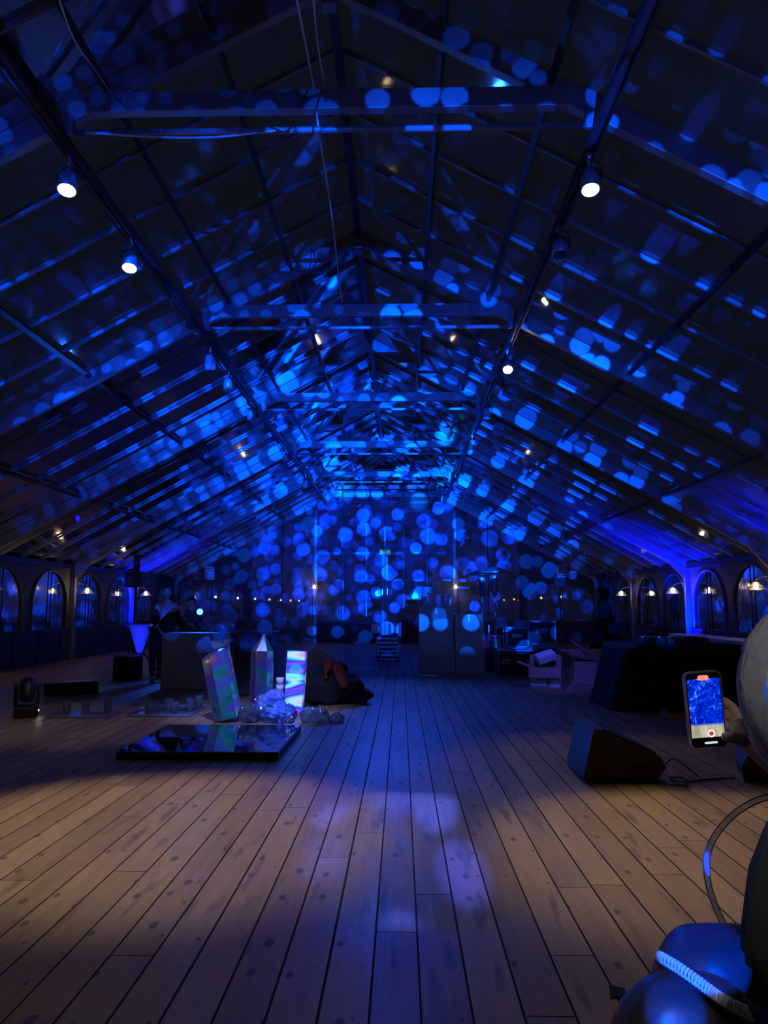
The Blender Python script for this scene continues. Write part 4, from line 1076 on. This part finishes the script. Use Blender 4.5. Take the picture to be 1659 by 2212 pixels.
# person standing behind, facing the room
t = thing('person', 'person in pale shirt and open dark jacket standing behind the bending one', 'person', (-5.08, 16.7, 0), 0.2)
J = {'pel': ((0, 0, 1.0), 0.145), 'sp': ((0, 0.01, 1.2), 0.135), 'ch': ((0, 0, 1.42), 0.16), 'nk': ((0, -0.01, 1.60), 0.058), 'hd': ((0, -0.02, 1.68), 0.07)}
B = [('pel', 'sp'), ('sp', 'ch'), ('ch', 'nk'), ('nk', 'hd')]
for s, c in ((-1, 'l'), (1, 'r')):
    J.update({'h' + c: ((s * 0.1, 0, 0.95), 0.1), 'k' + c: ((s * 0.11, -0.02, 0.52), 0.066), 'a' + c: ((s * 0.12, 0.02, 0.09), 0.045), 't' + c: ((s * 0.14, -0.14, 0.04), 0.036),
              's' + c: ((s * 0.19, 0.0, 1.50), 0.066), 'e' + c: ((s * 0.28, 0.04, 1.20), 0.046), 'w' + c: ((s * 0.24, -0.14, 1.0), 0.03)})
    B += [('pel', 'h' + c), ('h' + c, 'k' + c), ('k' + c, 'a' + c), ('a' + c, 't' + c), ('ch', 's' + c), ('s' + c, 'e' + c), ('e' + c, 'w' + c)]
J0 = dict(J)
for s, c in ((-1, 'l'), (1, 'r')): hand(J, B, 'w' + c, c.upper(), J['w' + c][0], (-s * 0.15, -0.5, -0.85), (-s * 0.6, -0.5, 0.2), (-s, 0.2, 0))
mesh_obj('body', skin_mesh(J, B, 'pel'), MAT['skin'], t, [((0, -0.03, 1.77), 0.235, Matrix.Identity(3))])
Js = {k: (J0[k][0], J0[k][1] * 1.08) for k in ('pel', 'sp', 'ch')}; Js['nk2'] = ((0, -0.01, 1.57), 0.075)
mesh_obj('shirt', skin_mesh(Js, [('pel', 'sp'), ('sp', 'ch'), ('ch', 'nk2')], 'pel'), MAT['pale'], t)
for s, c in ((-1, 'l'), (1, 'r')):
    Jk = {'b': ((s * 0.13, 0.03, 0.98), 0.085), 'm': ((s * 0.14, 0.03, 1.25), 0.085), 's': ((s * 0.17, 0.02, 1.50), 0.085), 'e': (J0['e' + c][0], 0.062), 'w': (Vector(J0['w' + c][0]) * 0.9 + Vector(J0['e' + c][0]) * 0.1, 0.045)}
    mesh_obj('jacket_half', skin_mesh(Jk, [('b', 'm'), ('m', 's'), ('s', 'e'), ('e', 'w')], 's'), MAT['dark'], t)
Jt = {k: (J0[k][0], J0[k][1] * 1.14) for k in ('pel', 'hl', 'kl', 'al', 'hr', 'kr', 'ar')}
mesh_obj('trousers', skin_mesh(Jt, [('pel', 'hl'), ('hl', 'kl'), ('kl', 'al'), ('pel', 'hr'), ('hr', 'kr'), ('kr', 'ar')], 'pel'), MAT['dark'], t)
m = MB(); vs = m.sph((0, 0.015, 1.80), (0.098, 0.112, 0.105), 20, 14)
for v in vs:
    if v.co.y < -0.03 and v.co.z < 1.83: v.co.y = -0.03
m.build('hair', MAT['hair'], t, True)
for s in (-1, 1):
    m = MB(); m.sph((s * 0.13, -0.06, 0.045), (0.048, 0.135, 0.047), 14, 10); m.build('shoe', MAT['blackp'], t, True)

# phone
PH = Vector((0.612, 1.60, 1.292))
t = thing('phone', 'phone with a glowing screen held up to film the room', 'phone', PH)
t.rotation_euler = (0.06, -0.075, 0.02)
def rrect(w, h, r, n=6):
    out = []
    for cx, cz, a0 in ((w / 2 - r, h / 2 - r, 0), (-w / 2 + r, h / 2 - r, PI / 2), (-w / 2 + r, -h / 2 + r, PI), (w / 2 - r, -h / 2 + r, 1.5 * PI)):
        for k in range(n + 1): out.append((cx + r * math.cos(a0 + PI / 2 * k / n), cz + r * math.sin(a0 + PI / 2 * k / n)))
    return out
MB().prism(rrect(0.076, 0.153, 0.013), -0.004, 0.006).build('phone_case', MAT['case'], t)
MB().prism(rrect(0.070, 0.147, 0.010), -0.0048, -0.003).build('phone_glass', MAT['glass_b'], t)
sm = bpy.data.materials.new('phone_screen_picture'); sm.use_nodes = True
nt = sm.node_tree; nt.nodes.clear()
tc = nt.nodes.new('ShaderNodeTexCoord'); x, y, z = split(nt, tc.outputs['Object'])
nz = nt.nodes.new('ShaderNodeTexNoise'); nz.inputs['Scale'].default_value = 95; nz.inputs['Detail'].default_value = 5; nz.inputs['Distortion'].default_value = 1.2; nt.links.new(tc.outputs['Object'], nz.inputs['Vector'])
blue = ramp(nt, nz.outputs['Fac'], [(0.40, (0.0, 0.01, 0.42)), (0.55, (0.0, 0.035, 0.85)), (0.64, (0.03, 0.16, 1.0)), (0.74, (0.4, 0.7, 1.0))])
nz2 = nt.nodes.new('ShaderNodeTexNoise'); nz2.inputs['Scale'].default_value = 40; nt.links.new(combine(nt, M(nt, 'MULTIPLY', x, 2.0), 0.0, M(nt, 'MULTIPLY', z, 0.4)), nz2.inputs['Vector'])
cream = ramp(nt, nz2.outputs['Fac'], [(0.3, (0.30, 0.29, 0.18)), (0.7, (0.66, 0.64, 0.46))])
e = nt.nodes.new('ShaderNodeEmission'); e.inputs[1].default_value = 0.95
nt.links.new(mixc(nt, sstep(nt, z, -0.033, -0.026), cream, blue), e.inputs[0])
o = nt.nodes.new('ShaderNodeOutputMaterial'); nt.links.new(e.outputs[0], o.inputs[0])
scr = MB().box((0, -0.0052, 0.004), (0.066, 0.0006, 0.116)).build('screen', sm, t)
MB().prism(rrect(0.022, 0.010, 0.0045), -0.0060, -0.0050).build('recording_pill', emis('red_pill', (1.0, 0.18, 0.14), 1.6), scr).location = (0, 0, 0.064)
MB().prism(rrect(0.026, 0.0040, 0.0019), -0.0060, -0.0050).build('home_bar', emis('pale_bar', (0.55, 0.75, 0.72), 1.0), scr).location = (0.004, 0, -0.065)
MB().lathe([(0.0078, 0), (0.0065, 0.0006), (0.0065, 0)], (0, 0, 0), 24, Matrix.Rotation(PI / 2, 3, 'X')).build('shutter_ring', emis('white_ring', (0.9, 0.9, 0.9), 1.0), scr).location = (0.006, -0.0056, -0.047)
MB().lathe([(0.0045, 0), (0.0005, 0.0006)], (0, 0, 0), 20, Matrix.Rotation(PI / 2, 3, 'X')).build('record_button', emis('red_dot', (0.7, 0.03, 0.05), 1.0), scr).location = (0.006, -0.0056, -0.047)
MB().cyl((0, 0, 0), (0, -0.001, 0), 0.003, n=12).build('camera_dot', MAT['lensoff'], t).location = (0.022, -0.005, 0.066)

# person holding the phone
t = thing('person', 'person in a grey hood and dark green jacket filming with a phone', 'person', (0.86, 1.26, 0))
O = Vector((0.86, 1.26, 0))
def L_(x, y, z): return Vector((x, y, z)) - O
J = {'pel': (L_(0.80, 1.26, 0.74), 0.14), 'sp': (L_(0.78, 1.26, 0.92), 0.135), 'ch': (L_(0.75, 1.27, 1.06), 0.14), 'nk': (L_(0.775, 1.29, 1.21), 0.05), 'hd': (L_(0.735, 1.31, 1.28), 0.065)}
B = [('pel', 'sp'), ('sp', 'ch'), ('ch', 'nk'), ('nk', 'hd')]
for s, c in ((-1, 'l'), (1, 'r')):
    J.update({'h' + c: (L_(0.80 + s * 0.095, 1.26, 0.70), 0.095), 'k' + c: (L_(0.80 + s * 0.11, 1.30, 0.40), 0.062), 'a' + c: (L_(0.80 + s * 0.11, 1.24, 0.085), 0.042), 't' + c: (L_(0.80 + s * 0.13, 1.42, 0.035), 0.034)})
    B += [('pel', 'h' + c), ('h' + c, 'k' + c), ('k' + c, 'a' + c), ('a' + c, 't' + c)]
J.update({'sl': (L_(0.62, 1.28, 1.11), 0.055), 'el': (L_(0.67, 1.36, 0.88), 0.042), 'wl': (L_(0.74, 1.46, 0.74), 0.028),
          'sr': (L_(0.90, 1.27, 1.12), 0.06), 'er': (L_(0.90, 1.42, 0.99), 0.045), 'wr': (L_(0.718, 1.55, 1.205), 0.027)})
B += [('ch', 'sl'), ('sl', 'el'), ('el', 'wl'), ('ch', 'sr'), ('sr', 'er'), ('er', 'wr')]
J0 = dict(J)
hand(J, B, 'wl', 'R', J['wl'][0], (0.3, 0.4, -0.9), (0.8, 0.3, 0.1), (0.6, -0.4, 0))
# right hand closed round the phone: fingers behind it, thumb on the screen
J['Lp'] = (L_(0.685, 1.600, 1.243), (0.021, 0.030)); B.append(('wr', 'Lp'))
for i, (z0, z1, ln) in enumerate(((1.292, 1.306, 0.064), (1.274, 1.282, 0.072), (1.254, 1.258, 0.068), (1.236, 1.234, 0.054))):
    J['Lk%d' % i] = (L_(0.678, 1.618, z0), 0.0105); B.append(('Lp', 'Lk%d' % i))
    J['Lm%d' % i] = (L_(0.660, 1.624, z1), 0.0095); B.append(('Lk%d' % i, 'Lm%d' % i))
    J['Lt%d' % i] = (L_(0.660 - ln * 0.6, 1.618, z1 + 0.003), 0.0080); B.append(('Lm%d' % i, 'Lt%d' % i))
J['Lh0'] = (L_(0.684, 1.586, 1.234), 0.0135); B.append(('Lp', 'Lh0'))
J['Lh1'] = (L_(0.660, 1.579, 1.240), 0.0115); B.append(('Lh0', 'Lh1'))
J['Lh2'] = (L_(0.634, 1.583, 1.242), 0.0090); B.append(('Lh1', 'Lh2'))
mesh_obj('body', skin_mesh(J, B, 'pel'), MAT['skin'], t, [(L_(0.715, 1.315, 1.365), 0.22, Matrix.Rotation(PI + 0.35, 3, 'Z'))])
m = MB(); rings = []
for z, cx, cy, rx, ry in ((1.225, 0.745, 1.288, 0.060, 0.060), (1.19, 0.745, 1.285, 0.090, 0.075), (1.15, 0.745, 1.28, 0.160, 0.10), (1.08, 0.745, 1.27, 0.195, 0.125), (1.00, 0.745, 1.265, 0.212, 0.135), (0.955, 0.745, 1.265, 0.216, 0.138), (0.945, 0.745, 1.265, 0.205, 0.13)):
    rings.append([m.bm.verts.new(L_(cx + rx * math.cos(2 * PI * k / 32) * (1 + 0.02 * math.sin(k * 2.4)), cy + ry * math.sin(2 * PI * k / 32) * (1 + 0.03 * math.sin(k * 2.4)), z)) for k in range(32)])
for A, B_ in zip(rings, rings[1:]):
    for k in range(32): m.bm.faces.new((A[k], A[(k + 1) % 32], B_[(k + 1) % 32], B_[k]))
m.build('coat', MAT['coat'], t, True)
for c, w in (('l', 0.9), ('r', 0.92)):
    Js = {'s': (J0['s' + c][0], 0.08), 'e': (J0['e' + c][0], 0.074), 'm': (Vector(J0['e' + c][0]) * 0.5 + Vector(J0['w' + c][0]) * 0.5, 0.066), 'w': (Vector(J0['e' + c][0]) * (1 - w) + Vector(J0['w' + c][0]) * w, 0.052)}
    mesh_obj('sleeve', skin_mesh(Js, [('s', 'e'), ('e', 'm'), ('m', 'w')], 'e'), MAT['sleeve'], t)
Jt = {k: (J0[k][0], J0[k][1] * 1.15) for k in ('pel', 'hl', 'kl', 'al', 'hr', 'kr', 'ar')}
mesh_obj('trousers', skin_mesh(Jt, [('pel', 'hl'), ('hl', 'kl'), ('kl', 'al'), ('pel', 'hr'), ('hr', 'kr'), ('kr', 'ar')], 'pel'), MAT['dark'], t)
for s in (-1, 1):
    m = MB(); m.sph(L_(0.80 + s * 0.12, 1.33, 0.045), (0.047, 0.13, 0.047), 14, 10); m.build('shoe', MAT['blackp'], t, True)
# hood: a thick fleece shell round the head, open at the face, with a seam
m = MB()
vs = m.sph((0, 0, 0), (0.132, 0.145, 0.150), 36, 28)
Rh = Matrix.Rotation(0.35, 3, 'Z')
kill = []
for v in vs:
    if v.co.y > 0.085 and v.co.z > -0.10: kill.append(v)
    if v.co.z < -0.03: v.co.x *= 1 - 1.2 * (-v.co.z - 0.03); v.co.z *= 1.15
bmesh.ops.delete(m.bm, geom=kill, context='VERTS')
for v in m.bm.verts:
    n = noise.noise_vector(v.co * 9); v.co += n * 0.004
    v.co = Rh @ v.co + L_(0.702, 1.300, 1.358)
hd = m.build('hood', MAT['hood'], t, True, solid=0.012)
MB().tube(spline([L_(0.60, 1.25, 1.45), L_(0.575, 1.24, 1.37), L_(0.61, 1.20, 1.28), L_(0.66, 1.18, 1.22)], 8), 0.005, 6).build('hood_seam', MAT['hood'], hd, True)

# clear plastic tube hooping down to the floor beside the coat
t = thing('plastic_hoop', 'clear plastic hoop with a blue-lit end curving beside the green jacket', 'hoop', (0, 0, 0))
pts = [at(1740, 1760, 2.65), at(1690, 1725, 2.65), at(1650, 1724, 2.65), at(1600, 1748, 2.65), at(1560, 1785, 2.65), at(1535, 1825, 2.65), at(1526, 1868, 2.65), at(1534, 1925, 2.65), at(1560, 1990, 2.65), at(1600, 2060, 2.65)]
low = [Vector((pts[-1].x + 0.05, 2.66, 0.2)), Vector((pts[-1].x + 0.09, 2.68, 0.012))]
hoop = MB().tube(spline(pts + low, 8), 0.011, 10).build('hoop_tube', MAT['acryl'], t, True)
lp = spline([at(1527, 1842, 2.64), at(1526, 1868, 2.64), at(1531, 1892, 2.64)], 6)
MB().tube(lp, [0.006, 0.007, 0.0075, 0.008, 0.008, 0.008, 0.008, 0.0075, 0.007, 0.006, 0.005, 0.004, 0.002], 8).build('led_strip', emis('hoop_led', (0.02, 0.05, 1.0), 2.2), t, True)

# ------------------------------------------------------------------ black bag in the corner
t = thing('rucksack', 'black rucksack with a light zip coil in the lower right corner', 'bag', (0.82, 2.28, 0))
m = MB()
def lump(m, c, r, p=2.6, seed=0, amp=0.012, u=48, v=32, rot=None):
    vs = m.sph((0, 0, 0), 1.0, u, v)
    for q in vs:
        x, y, z = q.co
        d = (abs(x) ** p + abs(y) ** p + abs(z) ** p) ** (-1 / p)
        q.co = Vector((x * d * r[0], y * d * r[1], z * d * r[2]))
        if rot is not None: q.co = rot @ q.co
        n = noise.noise_vector(q.co * 7 + Vector((seed, seed, 0))); q.co += n * amp
        q.co += Vector(c)
    return vs
lump(m, (0.09, 0.03, 0.29), (0.22, 0.17, 0.30), 3.0, 1, 0.014, rot=Matrix.Rotation(0.12, 3, 'Y'))
m.build('bag_body', MAT['jacket'], t, True)
m = MB(); lump(m, (-0.125, -0.28, 0.335), (0.20, 0.14, 0.275), 2.5, 4, 0.010); m.build('front_pocket', MAT['jacket'], t, True)
# zip coil along the seam between body and pocket
zp = spline([at(1424, 2066, 2.00), at(1462, 2088, 1.96), at(1505, 2118, 1.92), at(1545, 2148, 1.89), at(1580, 2170, 1.87), at(1620, 2190, 1.87), at(1665, 2208, 1.88), at(1720, 2225, 1.88)], 60)
m = MB(); hel = []
for i in range(len(zp) * 2 - 1):
    k = i / 2; a = zp[int(k)]; b = zp[min(int(k) + 1, len(zp) - 1)]; p = a.lerp(b, k - int(k))
    tdir = (zp[min(int(k) + 3, len(zp) - 1)] - zp[max(int(k) - 3, 0)]).normalized()
    u1 = tdir.cross(Vector((0, 1, 0))).normalized(); u2 = tdir.cross(u1)
    ph = i * 2 * PI / 20
    hel.append(p + (u1 * math.cos(ph) + u2 * math.sin(ph)) * 0.0105 - Vector(t.location))
m.tube(hel, 0.0034, 6).build('zip_coil', MAT['coil'], t, True)
sp = [p - Vector(t.location) for p in zp[::6]]
MB().tube([p + Vector((0, 0.012, -0.012)) for p in sp], 0.010, 8).build('zip_tape', MAT['jacket'], t, True)
st = spline([(0.10, -0.10, 0.575), (0.16, -0.26, 0.50), (0.17, -0.30, 0.36), (0.18, -0.26, 0.20)], 6)
MB().tube(st, 0.017, 8).build('strap', MAT['cloth'], t, True)
